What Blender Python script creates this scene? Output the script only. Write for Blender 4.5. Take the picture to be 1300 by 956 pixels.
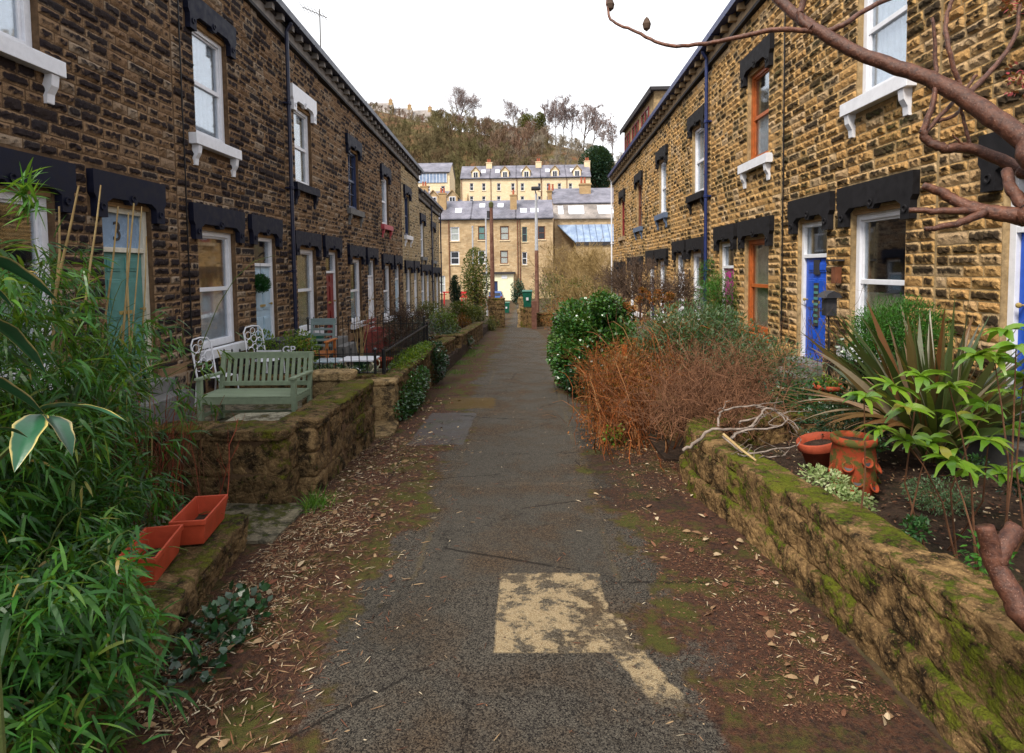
import bpy, bmesh, math, random
import numpy as np
from mathutils import Vector, Matrix
for o in list(bpy.data.objects): bpy.data.objects.remove(o)
SC = bpy.context.scene
COL = SC.collection
rng = np.random.default_rng(11)
R = math.radians
SL = 0.0405                                   # fall of the lane per metre
# ---------------------------------------------------------------- camera
def cam_basis(yaw, pitch, roll):
    f = np.array([math.sin(yaw)*math.cos(pitch), math.cos(yaw)*math.cos(pitch), -math.sin(pitch)])
    r = np.cross(f, [0, 0, 1]); r /= np.linalg.norm(r); u = np.cross(r, f)
    return r*math.cos(roll)-u*math.sin(roll), u*math.cos(roll)+r*math.sin(roll), f
CAMR, CAMU, CAMF = cam_basis(R(-1.33), R(3.1), .012)
cd = bpy.data.cameras.new('camera'); co = bpy.data.objects.new('camera', cd); COL.objects.link(co)
co.matrix_world = Matrix(((CAMR[0], CAMU[0], -CAMF[0], 0), (CAMR[1], CAMU[1], -CAMF[1], 0), (CAMR[2], CAMU[2], -CAMF[2], 2.0), (0, 0, 0, 1)))
cd.sensor_width = 36; cd.lens = 36*740/1300; cd.shift_y = -96/1300; cd.clip_start = .05; cd.clip_end = 3000
SC.camera = co
# ---------------------------------------------------------------- sky and sun (bright overcast)
SUN_EL, SUN_AZ = R(52), R(217)                # azimuth clockwise from +Y: behind the camera, to the left
W = bpy.data.worlds.new("World"); SC.world = W; W.use_nodes = True
wt = W.node_tree; wt.nodes.clear()
wo = wt.nodes.new('ShaderNodeOutputWorld'); bg = wt.nodes.new('ShaderNodeBackground')
sky = wt.nodes.new('ShaderNodeTexSky'); sky.sky_type = 'NISHITA'; sky.sun_disc = False
sky.sun_elevation = SUN_EL; sky.sun_rotation = SUN_AZ; sky.dust_density = 3
mx = wt.nodes.new('ShaderNodeMix'); mx.data_type = 'RGBA'; mx.inputs[0].default_value = .86
wn = wt.nodes.new('ShaderNodeTexNoise'); wn.inputs['Scale'].default_value = 1.3; wn.inputs['Detail'].default_value = 5
wr = wt.nodes.new('ShaderNodeValToRGB')
wr.color_ramp.elements[0].position = .3; wr.color_ramp.elements[0].color = (9.6, 9.8, 10.4, 1)
wr.color_ramp.elements[1].position = .7; wr.color_ramp.elements[1].color = (12.2, 12.2, 12.3, 1)
wt.links.new(wn.outputs[0], wr.inputs[0]); wt.links.new(sky.outputs[0], mx.inputs[6]); wt.links.new(wr.outputs[0], mx.inputs[7])
wt.links.new(mx.outputs[2], bg.inputs[0]); bg.inputs[1].default_value = .105
wt.links.new(bg.outputs[0], wo.inputs[0])
sd = bpy.data.lights.new('sun', 'SUN'); sd.energy = 3.6; sd.angle = R(16); sd.color = (1, .93, .82)
so = bpy.data.objects.new('sun', sd); COL.objects.link(so)
sv = Vector((math.sin(SUN_AZ)*math.cos(SUN_EL), math.cos(SUN_AZ)*math.cos(SUN_EL), math.sin(SUN_EL)))
so.rotation_euler = sv.to_track_quat('Z', 'Y').to_euler()
SC.view_settings.view_transform = 'Standard'; SC.view_settings.look = 'None'
SC.view_settings.gamma = 1; SC.view_settings.use_curve_mapping = False
SC.view_settings.exposure = 0.5
SC.cycles.max_bounces = 6; SC.cycles.diffuse_bounces = 3; SC.cycles.transparent_max_bounces = 24
# ---------------------------------------------------------------- node helpers
class NT:
    def __init__(s, name):
        s.m = bpy.data.materials.new(name); s.m.use_nodes = True; s.t = s.m.node_tree; s.t.nodes.clear()
        s.out = s.t.nodes.new('ShaderNodeOutputMaterial')
    def n(s, ty, **k):
        nd = s.t.nodes.new('ShaderNode'+ty)
        for a, v in k.items(): setattr(nd, a, v)
        return nd
    def l(s, a, b): s.t.links.new(a, b)
    def put(s, sock, v):
        if isinstance(v, bpy.types.NodeSocket): s.l(v, sock)
        elif isinstance(v, (tuple, list)) and len(v) == 3 and sock.type == 'RGBA': sock.default_value = (*v, 1)
        else: sock.default_value = v
    def math(s, op, a, b=0., c=None, clamp=False):
        nd = s.n('Math', operation=op, use_clamp=clamp); s.put(nd.inputs[0], a); s.put(nd.inputs[1], b)
        if c is not None: s.put(nd.inputs[2], c)
        return nd.outputs[0]
    def mix(s, f, a, b, bt='MIX'):
        nd = s.n('Mix', data_type='RGBA', blend_type=bt); s.put(nd.inputs[0], f); s.put(nd.inputs[6], a); s.put(nd.inputs[7], b)
        return nd.outputs[2]
    def noise(s, sc, det=4, vec=None, rough=.6, dist=0):
        nd = s.n('TexNoise'); nd.inputs['Scale'].default_value = sc; nd.inputs['Detail'].default_value = det
        nd.inputs['Roughness'].default_value = rough; nd.inputs['Distortion'].default_value = dist
        s.l(vec if vec is not None else s.obj(), nd.inputs['Vector']); return nd.outputs[0]
    def obj(s):
        if not hasattr(s, '_g'): s._g = s.n('NewGeometry')
        return s._g.outputs['Position']
    def norz(s):
        s.obj(); x = s.n('SeparateXYZ'); s.l(s._g.outputs['Normal'], x.inputs[0]); return x.outputs[2]
    def xyz(s):
        x = s.n('SeparateXYZ'); s.l(s.obj(), x.inputs[0]); return x.outputs
    def att(s, name):
        a = s.n('Attribute', attribute_name=name); return a.outputs['Fac']
    def ramp(s, f, stops, interp='LINEAR'):
        nd = s.n('ValToRGB'); cr_ = nd.color_ramp; cr_.interpolation = interp
        while len(cr_.elements) < len(stops): cr_.elements.new(.5)
        for e, (p, c) in zip(cr_.elements, stops):
            e.position = p; e.color = (*c, 1) if isinstance(c, (tuple, list)) else (c, c, c, 1)
        s.put(nd.inputs[0], f); return nd.outputs[0]
    def bump(s, h, st=.5, d=.02):
        b = s.n('Bump'); b.inputs['Strength'].default_value = st; b.inputs['Distance'].default_value = d; s.l(h, b.inputs['Height']); return b.outputs[0]
    def principled(s, col, rough=.8, norm=None, metal=0., spec=.4, sub=None):
        p = s.n('BsdfPrincipled'); s.put(p.inputs['Base Color'], col); s.put(p.inputs['Roughness'], rough)
        p.inputs['Metallic'].default_value = metal; p.inputs['Specular IOR Level'].default_value = spec
        if norm is not None: s.l(norm, p.inputs['Normal'])
        return p.outputs[0]
    def done(s, sh): s.l(sh, s.out.inputs[0]); return s.m

def paint(name, c, rough=.45, wear=.25, scale=9., spec=.4):
    t = NT(name); n1 = t.noise(scale, 6); n2 = t.noise(scale*7, 3)
    c1 = tuple(x*(1-wear) for x in c); c2 = tuple(min(1, x*(1+wear*.35)+.004) for x in c)
    col = t.mix(t.ramp(n1, [(.3, 0.), (.7, 1.)]), c1, c2)
    col = t.mix(t.ramp(n2, [(.60, 0.), (.75, .35)]), col, tuple(x*.5+.02 for x in c))
    return t.done(t.principled(col, t.ramp(n1, [(.3, rough*.8), (.7, min(1, rough*1.25))]), t.bump(n2, .25, .004), spec=spec))

def stone_mat(name, tan1, tan2, soot, lo, hi, green=0., smooth=False):
    """rock faced sandstone blackened on the parts that stand proud"""
    t = NT(name); rnd = t.att('rnd'); pro = t.att('pro')
    n1 = t.noise(5, 5); n2 = t.noise(28, 5, rough=.7); n3 = t.noise(.9, 3); n4 = t.noise(90, 3)
    base = t.mix(rnd, tan1, tan2)
    base = t.mix(t.ramp(n1, [(.35, 0.), (.65, .7)]), base, tuple(x*.62 for x in tan1))
    base = t.mix(t.ramp(t.math('FRACT', t.math('MULTIPLY', rnd, 7.3)), [(.6, 0.), (.9, .5)]), base, (.30, .27, .22)); base = t.mix(t.ramp(n4, [(.35, 0.), (.7, .35)]), base, tuple(min(1, x*1.5) for x in tan2))
    n6 = t.noise(13, 4, rough=.7); m = t.math('ADD', t.math('MULTIPLY', pro, .42), t.math('ADD', t.math('MULTIPLY', n2, .38), t.math('MULTIPLY', n6, .42)))
    m = t.math('ADD', m, t.math('MULTIPLY', t.math('SUBTRACT', rnd, .5), .42))
    m = t.math('ADD', m, t.math('MULTIPLY', t.math('SUBTRACT', n3, .5), .5))
    mask = t.ramp(m, [(lo, 0.), (hi, 1.)])
    so_ = t.mix(n1, soot, tuple(x*2.2 for x in soot))
    col = t.mix(t.math('MULTIPLY', mask, .93), base, so_)
    if green > 0:
        g = t.math('MULTIPLY', t.ramp(n3, [(.5, 0.), (.68, 1.)]), t.ramp(n2, [(.45, 0.), (.6, green)]))
        col = t.mix(g, col, (.09, .10, .025))
    hb = t.math('ADD', n2, t.math('MULTIPLY', n4, .4))
    return t.done(t.principled(col, .9, t.bump(hb, .8, .012), spec=.1))

def mortar_mat(name, c):
    t = NT(name); n = t.noise(14, 5); n2 = t.noise(1.2, 3)
    col = t.mix(t.ramp(n, [(.3, 0.), (.7, 1.)]), tuple(x*.45 for x in c), c)
    col = t.mix(t.ramp(n2, [(.45, 0.), (.75, .7)]), col, tuple(x*.25 for x in c))
    return t.done(t.principled(col, .95, t.bump(t.noise(60, 4), .6, .01), spec=.15))

def rock_mat(name, a, b, dark, moss, mossamt, topmoss=.25):
    t = NT(name); n1 = t.noise(2.2, 6, rough=.65); n2 = t.noise(16, 6, rough=.7); n3 = t.noise(70, 4); nz = t.norz()
    rnd = t.att('rnd')
    col = t.mix(t.ramp(n2, [(.36, 0.), (.62, 1.)]), a, b)
    col = t.mix(t.math('MULTIPLY', rnd, .5), col, tuple(x*.45 for x in a))
    n5 = t.noise(6, 5, rough=.75)
    col = t.mix(t.ramp(n5, [(.46, 0.), (.60, .9)]), col, dark)
    col = t.mix(t.ramp(n3, [(.58, 0.), (.7, .5)]), col, tuple(min(1, x*1.6) for x in b))
    mm = t.math('ADD', t.math('ADD', t.math('MULTIPLY', n1, .75), t.math('MULTIPLY', n5, .45)), t.math('ADD', t.math('MULTIPLY', t.math('SUBTRACT', n2, .5), .6), t.math('MULTIPLY', nz, topmoss*.4)))
    mask = t.ramp(mm, [(1.16-mossamt-.02, 0.), (1.16-mossamt+.07, .92)])
    mc = t.mix(t.ramp(n3, [(.3, 0.), (.7, 1.)]), tuple(x*.35 for x in moss), moss)
    mc = t.mix(t.ramp(n1, [(.4, 0.), (.7, .6)]), mc, (moss[0]*1.7, moss[1]*1.1, moss[2]))
    col = t.mix(mask, col, mc)
    h = t.math('ADD', t.math('MULTIPLY', n2, 1.), t.math('MULTIPLY', n3, t.math('ADD', .3, t.math('MULTIPLY', mask, .6))))
    vc = t.n('TexVoronoi', feature='DISTANCE_TO_EDGE'); vc.inputs['Scale'].default_value = 9; t.l(t.obj(), vc.inputs['Vector']); h = t.math('ADD', h, t.math('MULTIPLY', t.ramp(vc.outputs['Distance'], [(0, 0.), (.12, 1.)]), .25))
    return t.done(t.principled(col, .92, t.bump(h, 1., .026), spec=.12))

def leaf_mat(name, stops, trans=.3, rough=.5, spec=.35):
    t = NT(name); rnd = t.att('rnd'); pro = t.att('pro')
    col = t.ramp(rnd, stops)
    col = t.mix(t.math('MULTIPLY', t.noise(30, 3), .45), col, (.02, .03, .01))
    p = t.principled(col, rough, spec=spec)
    tr = t.n('BsdfTranslucent'); t.l(t.mix(.5, col, (.25, .35, .02), 'MIX'), tr.inputs[0])
    ms = t.n('MixShader'); ms.inputs[0].default_value = trans; t.l(p, ms.inputs[1]); t.l(tr.outputs[0], ms.inputs[2])
    return t.done(ms.outputs[0])

def bark_mat(name, a, b, lichen=None, scale=20, rough=.8, dots=None):
    t = NT(name); n = t.noise(scale, 6, rough=.7); n2 = t.noise(scale*.25, 4); rnd = t.att('rnd')
    col = t.mix(t.ramp(n, [(.35, 0.), (.65, 1.)]), a, b); col = t.mix(t.math('MULTIPLY', rnd, .5), col, tuple(x*.6 for x in a))
    if dots:
        v = t.n('TexVoronoi'); v.inputs['Scale'].default_value = 95; t.l(t.obj(), v.inputs['Vector']); col = t.mix(t.ramp(v.outputs['Distance'], [(.08, .55), (.22, 0.)]), col, dots)
    if lichen: col = t.mix(t.ramp(n2, [(.5, 0.), (.62, .8)]), col, lichen)
    return t.done(t.principled(col, rough, t.bump(n, .7, .01), spec=.3))

def ashlar_mat(name, c1, c2, cm, bw=.5, rh=.2, dark=.4):
    t = NT(name); tc = t.xyz(); cmb = t.n('CombineXYZ')
    t.l(t.math('ADD', tc[0], tc[1]), cmb.inputs[0]); t.l(tc[2], cmb.inputs[1])
    b = t.n('TexBrick'); t.l(cmb.outputs[0], b.inputs['Vector'])
    b.inputs['Color1'].default_value = (*c1, 1); b.inputs['Color2'].default_value = (*c2, 1); b.inputs['Mortar'].default_value = (*cm, 1)
    b.inputs['Scale'].default_value = 1; b.inputs['Brick Width'].default_value = bw; b.inputs['Row Height'].default_value = rh
    b.inputs['Mortar Size'].default_value = .012; b.inputs['Bias'].default_value = -.1
    n = t.noise(.6, 5); n2 = t.noise(6, 4)
    col = t.mix(t.ramp(n, [(.45, 0.), (.72, dark)]), b.outputs[0], tuple(x*.3 for x in c1))
    col = t.mix(t.ramp(n2, [(.4, 0.), (.75, .5)]), col, tuple(x*.45 for x in c2))
    return t.done(t.principled(col, .9, t.bump(n2, .6, .02), spec=.2))

def slate_mat(name, c1, c2, moss=0.):
    t = NT(name); tc = t.xyz(); cmb = t.n('CombineXYZ')
    t.l(t.math('ADD', tc[0], t.math('MULTIPLY', tc[1], .13)), cmb.inputs[0]); t.l(t.math('ADD', tc[2], t.math('MULTIPLY', tc[1], .1)), cmb.inputs[1])
    b = t.n('TexBrick'); t.l(cmb.outputs[0], b.inputs['Vector'])
    b.inputs['Color1'].default_value = (*c1, 1); b.inputs['Color2'].default_value = (*c2, 1); b.inputs['Mortar'].default_value = (*[x*.3 for x in c1], 1)
    b.inputs['Scale'].default_value = 1; b.inputs['Brick Width'].default_value = .4; b.inputs['Row Height'].default_value = .2
    b.inputs['Mortar Size'].default_value = .012
    n = t.noise(.5, 5); n2 = t.noise(5, 4)
    col = t.mix(t.ramp(n, [(.4, 0.), (.7, .8)]), b.outputs[0], tuple(x*1.8 for x in c2))
    col = t.mix(t.ramp(n2, [(.5, 0.), (.8, .6)]), col, (.10, .09, .07))
    return t.done(t.principled(col, .55, t.bump(n2, .4, .01), spec=.5))

def glass_mat(name, tint=(.88, .91, .93), refl=.01):
    t = NT(name); g = t.n('BsdfGlossy'); g.inputs[0].default_value = (.95, .97, 1, 1); g.inputs[1].default_value = .03
    n = t.bump(t.noise(1.1, 2), .05, .01); t.l(n, g.inputs['Normal'])
    tr = t.n('BsdfTransparent'); tr.inputs[0].default_value = (*tint, 1)
    lw = t.n('LayerWeight'); lw.inputs[0].default_value = .35
    f = t.math('ADD', t.math('MULTIPLY', lw.outputs[0], .55), refl, clamp=True)
    ms = t.n('MixShader'); t.l(f, ms.inputs[0]); t.l(tr.outputs[0], ms.inputs[1]); t.l(g.outputs[0], ms.inputs[2])
    return t.done(ms.outputs[0])
# ---------------------------------------------------------------- mesh helpers
def fade(t): return t*t*(3-2*t)
_perm = np.random.default_rng(5).random((64, 64, 64))
def vnoise(P, sc):
    q = np.asarray(P)*sc+100.; i = np.floor(q).astype(int); f = fade(q-i); r_ = 0
    for dx in (0, 1):
        for dy in (0, 1):
            for dz in (0, 1):
                w = (f[..., 0] if dx else 1-f[..., 0])*(f[..., 1] if dy else 1-f[..., 1])*(f[..., 2] if dz else 1-f[..., 2])
                r_ = r_+w*_perm[(i[..., 0]+dx) & 63, (i[..., 1]+dy) & 63, (i[..., 2]+dz) & 63]
    return r_
def fbm(P, sc, o=3): return sum(vnoise(P, sc*2**k)*.5**k for k in range(o))/sum(.5**k for k in range(o))
BOXF = np.array([[0, 1, 3, 2], [4, 6, 7, 5], [0, 4, 5, 1], [2, 3, 7, 6], [0, 2, 6, 4], [1, 5, 7, 3]])
class MB:
    def __init__(s): s.v = []; s.f = []; s.r = []; s.p = []; s.n = 0
    def add(s, V, F, rnd=None, pro=None):
        V = np.asarray(V, float).reshape(-1, 3); F = np.asarray(F, int)
        s.v.append(V); s.f.append(F+s.n); k = len(V)
        s.r.append(np.broadcast_to(rng.random() if rnd is None else rnd, (k,)).astype(float)); s.p.append(np.broadcast_to(0. if pro is None else pro, (k,)).astype(float)); s.n += k
        return s
    def box(s, x0, x1, y0, y1, z0, z1, rnd=None, shear=0.):
        V = np.array([[x, y, z-shear*y] for x in (x0, x1) for y in (y0, y1) for z in (z0, z1)]); return s.add(V, BOXF, rnd)
    def cbox(s, c, size, M=None, rnd=None, taper=1.):
        V = np.array([[x*size[0]/2*(taper if z > 0 else 1), y*size[1]/2*(taper if z > 0 else 1), z*size[2]/2] for x in (-1, 1) for y in (-1, 1) for z in (-1, 1)])
        if M is not None: V = V@np.array(M).T
        return s.add(V+np.array(c), BOXF, rnd)
    def bar(s, a, b, w, h=None, rnd=None):
        h = w if h is None else h; a = np.array(a, float); b = np.array(b, float); d = b-a; L = np.linalg.norm(d); d = d/L
        up = np.array([0, 0, 1.]) if abs(d[2]) < .95 else np.array([0, 1., 0]); x = np.cross(d, up); x /= np.linalg.norm(x); z = np.cross(x, d)
        V = [(a if e == 0 else b)+x*i*w/2+z*j*h/2 for i in (-1, 1) for e in (0, 1) for j in (-1, 1)]
        return s.add(V, BOXF, rnd)
    def prism(s, poly, fn, w0, w1, rnd=None):
        """poly: list of (a,b); fn(a,b,w)->xyz ; convex or not (n-gon caps)"""
        n = len(poly); V = [fn(a, b, w0) for a, b in poly]+[fn(a, b, w1) for a, b in poly]; k = s.n
        s.add(V, np.array([[i, (i+1) % n, n+(i+1) % n, n+i] for i in range(n)]), rnd)
        s.f.append(np.array([list(range(n))])+k); s.f.append(np.array([list(range(n, 2*n))])+k); return s
    def lathe(s, prof, c=(0, 0, 0), n=24, M=None, rnd=None):
        a = np.arange(n)*2*math.pi/n; V = np.array([[r_*math.cos(t), r_*math.sin(t), z] for r_, z in prof for t in a])
        if M is not None: V = V@np.array(M).T
        F = [[i*n+j, i*n+(j+1) % n, (i+1)*n+(j+1) % n, (i+1)*n+j] for i in range(len(prof)-1) for j in range(n)]
        return s.add(V+np.array(c), np.array(F), rnd)
    def tubes(s, P, Rr, m=5, rnd=None):
        """P (N,K,3), Rr (N,K)"""
        P = np.asarray(P, float); Rr = np.asarray(Rr, float)
        if P.ndim == 2: P = P[None]; Rr = Rr[None]
        N, K, _ = P.shape; T = np.gradient(P, axis=1); T /= np.linalg.norm(T, axis=2, keepdims=True)+1e-9
        ref = np.where(np.abs(T[:, :1, 2:3]) > .8, np.array([[[1., 0, 0]]]), np.array([[[0, 0, 1.]]])); ref = np.broadcast_to(ref, T.shape)
        X = np.cross(T, ref); X /= np.linalg.norm(X, axis=2, keepdims=True)+1e-9; Y = np.cross(T, X)
        a = np.arange(m)*2*math.pi/m
        V = P[:, :, None]+Rr[:, :, None, None]*(X[:, :, None]*np.cos(a)[None, None, :, None]+Y[:, :, None]*np.sin(a)[None, None, :, None])
        k = np.arange(K-1)[:, None]; j = np.arange(m)[None]; q = np.stack([k*m+j, k*m+(j+1) % m, (k+1)*m+(j+1) % m, (k+1)*m+j], -1).reshape(-1, 4)
        F = (q[None]+(np.arange(N)*K*m)[:, None, None]).reshape(-1, 4)
        rr = rng.random(N) if rnd is None else np.broadcast_to(rnd, (N,))
        k0 = s.n
        s.add(V.reshape(-1, 3), F, np.repeat(rr, K*m))
        if N < 400:      # end caps
            caps = np.array([[k0+i*K*m+e*m+j for j in range(m)] for i in range(N) for e in (0, K-1)]); s.f.append(caps)
        return s
    def leaves(s, P, D, L, Wd, droop=.3, K=3, curl=.15, rnd=None, tipw=0.):
        """lance or oval blades; P,D (N,3)"""
        P = np.asarray(P, float); N = len(P); D = D/(np.linalg.norm(D, axis=1, keepdims=True)+1e-9)
        L = np.broadcast_to(L, (N,)); Wd = np.broadcast_to(Wd, (N,)); droop = np.broadcast_to(droop, (N,))
        S = np.cross(D, np.array([0, 0, 1.])+rng.normal(0, .45, (N, 3))); S /= np.linalg.norm(S, axis=1, keepdims=True)+1e-9
        Nn = np.cross(S, D)
        rows = []; c = P.copy(); d = D.copy()
        prof = np.sin(np.linspace(.12, 1, K+1)**.8*math.pi); prof[-1] = tipw
        for k in range(K+1):
            w = (Wd*prof[k]/2)[:, None]
            up = Nn*(curl*w)
            rows.append(np.stack([c-S*w+up, c+S*w+up], 1))
            c = c+d*(L/K)[:, None]; d = d+np.array([0, 0, -1.])*(droop/K)[:, None]; d /= np.linalg.norm(d, axis=1, keepdims=True)
        V = np.stack(rows, 1)
        q = np.array([[2*k, 2*k+1, 2*k+3, 2*k+2] for k in range(K)]); F = (q[None]+(np.arange(N)*2*(K+1))[:, None, None]).reshape(-1, 4)
        rr = rng.random(N) if rnd is None else np.broadcast_to(rnd, (N,))
        return s.add(V.reshape(-1, 3), F, np.repeat(rr, 2*(K+1)))
    def build(s, name, mat, parent=None, smooth=False, bevel=0., loc=None):
        me = bpy.data.meshes.new(name); V = np.concatenate(s.v)
        o = bpy.data.objects.new(name, me); COL.objects.link(o)
        off = np.zeros(3)
        if parent is not None:
            o.parent = parent; q = parent
            while q is not None: off = off+np.array(q.location); q = q.parent
        elif loc is not None: o.location = loc; off = np.array(loc, float)
        V = V-off
        me.vertices.add(len(V)); me.vertices.foreach_set('co', V.ravel().astype(np.float32))
        idx = np.concatenate([f.ravel() for f in s.f]); tot = np.concatenate([np.full(len(f), f.shape[1]) for f in s.f])
        me.loops.add(len(idx)); me.loops.foreach_set('vertex_index', idx.astype(np.int32))
        me.polygons.add(len(tot)); me.polygons.foreach_set('loop_start', np.concatenate([[0], np.cumsum(tot)[:-1]]).astype(np.int32)); me.polygons.foreach_set('loop_total', tot.astype(np.int32))
        me.polygons.foreach_set('use_smooth', np.full(len(tot), smooth))
        for nm, arr in (('rnd', s.r), ('pro', s.p)):
            a = me.attributes.new(nm, 'FLOAT', 'POINT'); a.data.foreach_set('value', np.concatenate(arr).astype(np.float32))
        me.materials.append(mat); me.update(calc_edges=True)
        if bevel:
            b = o.modifiers.new('bevel', 'BEVEL'); b.width = bevel; b.segments = 2; b.limit_method = 'ANGLE'
        return o
def thing(name, label, cat, loc=(0, 0, 0), group=None):
    o = bpy.data.objects.new(name, None); COL.objects.link(o); o.location = loc; o.empty_display_size = .2
    o['label'] = label; o['category'] = cat
    if group: o['group'] = group
    return o
def tag(o, label, cat, group=None):
    o['label'] = label; o['category'] = cat
    if group: o['group'] = group
    return o
def struct(o): o['kind'] = 'structure'; return o
def stuff(o, label, cat): o['kind'] = 'stuff'; o['label'] = label; o['category'] = cat; return o
def ss(a, b, x):
    t = np.clip((np.asarray(x, float)-a)/(b-a), 0, 1); return t*t*(3-2*t)
# rock template
def _cube_template(n):
    V = []; F = []; idx = {}
    def vid(p):
        k = tuple(np.round(p, 5))
        if k not in idx: idx[k] = len(V); V.append(p)
        return idx[k]
    for ax in range(3):
        for sg in (-1, 1):
            for i in range(n):
                for j in range(n):
                    q = []
                    for a, b in ((i, j), (i+1, j), (i+1, j+1), (i, j+1)):
                        p = [0, 0, 0]; p[ax] = sg; p[(ax+1) % 3] = -1+2*a/n; p[(ax+2) % 3] = -1+2*b/n; q.append(vid(p))
                    F.append(q)
    return np.array(V, float), np.array(F)
CT = {n: _cube_template(n) for n in (3, 4, 6, 9, 14)}
def rock(mb, c, size, rotz=0., rough=.08, n=6, rnd=None, shear=0., sharp=9., nsc=None):
    V, F = CT[n]; P = V.copy(); l = (np.abs(P)**sharp).sum(1)**(1/sharp); P = P/l[:, None]
    sz = np.array(size)/2; P = P*sz; o = rng.random(3)*50; m = min(size)
    sc = (2.2/m) if nsc is None else nsc
    nn = np.stack([fbm(P+o+7*k, sc, 3 if n < 9 else 4)-.5 for k in range(3)], 1)
    P = P+nn*rough*2.4*m
    if n >= 9:
        rd = np.abs(fbm(P+o+31, 9., 3)-.5)*2; P = P*(1-(rd*.16*min(1, .12/m))[:, None]); P = P+(np.stack([vnoise(P+o+5*k, 26.) for k in range(3)], 1)-.5)*.014
    cz, sn = math.cos(rotz), math.sin(rotz); Q = np.stack([P[:, 0]*cz-P[:, 1]*sn, P[:, 0]*sn+P[:, 1]*cz, P[:, 2]], 1)
    mb.add(Q+np.array(c), F, rng.random() if rnd is None else rnd)
# branch growth, level by level, all vectorised
def grow(P0, D0, L0, R0, K=5, jit=.18, up=0., taper=.45):
    N = len(P0); pts = [P0]; d = D0/np.linalg.norm(D0, axis=1, keepdims=True); c = P0
    for k in range(K-1):
        d = d+rng.normal(0, jit, (N, 3))+np.array([0, 0, up/K]); d /= np.linalg.norm(d, axis=1, keepdims=True)
        c = c+d*(L0/(K-1))[:, None]; pts.append(c)
    pts = np.stack(pts, 1); rad = R0[:, None]*np.linspace(1, taper, K)[None]
    return pts, rad
def spawn(pts, rad, n, tmin=.3, ang=.7, lr=.6, rr=.55, L=None):
    N, K, _ = pts.shape; t = rng.uniform(tmin, .98, (N, n)); x = t*(K-1); i = np.clip(x.astype(int), 0, K-2); f = x-i; a = np.arange(N)[:, None]
    P = pts[a, i]*(1-f)[..., None]+pts[a, i+1]*f[..., None]; T = pts[a, i+1]-pts[a, i]; sl = np.linalg.norm(T, axis=2, keepdims=True); T = T/(sl+1e-9)
    rv = rng.normal(0, 1, P.shape); rv -= (rv*T).sum(2, keepdims=True)*T; rv /= np.linalg.norm(rv, axis=2, keepdims=True)
    an = rng.normal(ang, ang*.25, (N, n))[..., None]; D = T*np.cos(an)+rv*np.sin(an)
    Ls = (sl[..., 0]*(K-1))*lr*(1.15-t*.6)*rng.uniform(.7, 1.2, (N, n)); Rs = (rad[a, i]*(1-f)+rad[a, i+1]*f)*rr
    return P.reshape(-1, 3), D.reshape(-1, 3), Ls.ravel(), Rs.ravel()
def bare_tree(base, h, r, levels, dirn=(0, 0, 1), rmin=.004, ang=.65, up=.25, jit=.12, lr=.6, tmin=.35, Ks=(7, 6, 5, 4, 4, 3)):
    """returns list of (pts, rad) per level"""
    out = [grow(np.array([base], float), np.array([dirn], float), np.array([h]), np.array([r]), Ks[0], jit*.5, up, .35)]
    for li, n in enumerate(levels):
        p, rd = out[-1]; a = spawn(p, rd, n, tmin if li == 0 else .2, ang, lr, .6)
        a = (a[0], a[1], a[2], np.maximum(a[3], rmin)); out.append(grow(*a, Ks[min(li+1, 5)], jit, up, .5))
    return out
# ================================================================ materials
M = {}
M['stoneL'] = stone_mat('dark sandstone', (.16, .094, .055), (.36, .235, .13), (.0035, .0036, .0075), .47, .66)
M['stoneLf'] = stone_mat('greyer sandstone', (.30, .215, .12), (.52, .40, .23), (.010, .010, .014), .60, .80)
M['stoneR'] = stone_mat('warm sandstone', (.28, .145, .052), (.65, .41, .165), (.0055, .004, .0035), .53, .73, green=.5)
M['mortL'] = mortar_mat('dark lime mortar', (.17, .105, .06)); M['mortR'] = mortar_mat('warm lime mortar', (.50, .35, .18)); M['mortLf'] = mortar_mat('pale mortar', (.36, .29, .18))
M['lintel'] = paint('black blue stone paint', (.0045, .006, .020), .6, .4, spec=.18); M['lintelR'] = paint('weathered black stone paint', (.010, .009, .011), .7, .5, spec=.2)
M['white'] = paint('white gloss', (.74, .75, .80), .35, .12); M['cream'] = paint('cream paint', (.62, .58, .48), .5, .2)
M['greystone'] = paint('grey stone', (.16, .155, .15), .9, .45, 5); M['frieze'] = paint('pale frieze stone', (.27, .245, .225), .9, .5, 4); M['friezeR'] = paint('warm frieze stone', (.40, .28, .16), .9, .5, 4)
M['darkstone'] = paint('dark moulding', (.035, .032, .035), .8, .5, 5)
M['gutter'] = paint('navy iron', (.008, .012, .040), .4, .3); M['gutterR'] = paint('blue iron', (.010, .022, .11), .4, .3); M['black'] = paint('black iron', (.010, .010, .013), .4, .3)
M['slate'] = slate_mat('slate', (.085, .085, .115), (.14, .135, .165)); M['slate2'] = slate_mat('brownish slate', (.16, .14, .13), (.22, .19, .17))
M['glass'] = glass_mat('window glass'); M['glass_blue'] = glass_mat('roof glass', (.55, .65, .8), .35)
M['net'] = paint('net curtain', (.80, .81, .84), .9, .2, 14); M['curtain'] = paint('cream curtain', (.62, .52, .36), .9, .3, 10)
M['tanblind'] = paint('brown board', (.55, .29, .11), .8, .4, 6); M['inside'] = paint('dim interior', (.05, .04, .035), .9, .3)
M['teal'] = paint('teal paint', (.085, .24, .22), .4, .2); M['paleblue'] = paint('pale blue paint', (.38, .52, .64), .4, .15); M['red'] = paint('dark red paint', (.20, .012, .014), .4, .3)
M['blue'] = paint('bright blue paint', (.012, .085, .52), .35, .2); M['magenta'] = paint('magenta paint', (.42, .012, .25), .4, .15); M['orange'] = paint('varnished orange wood', (.42, .105, .022), .4, .35, 12)
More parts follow.
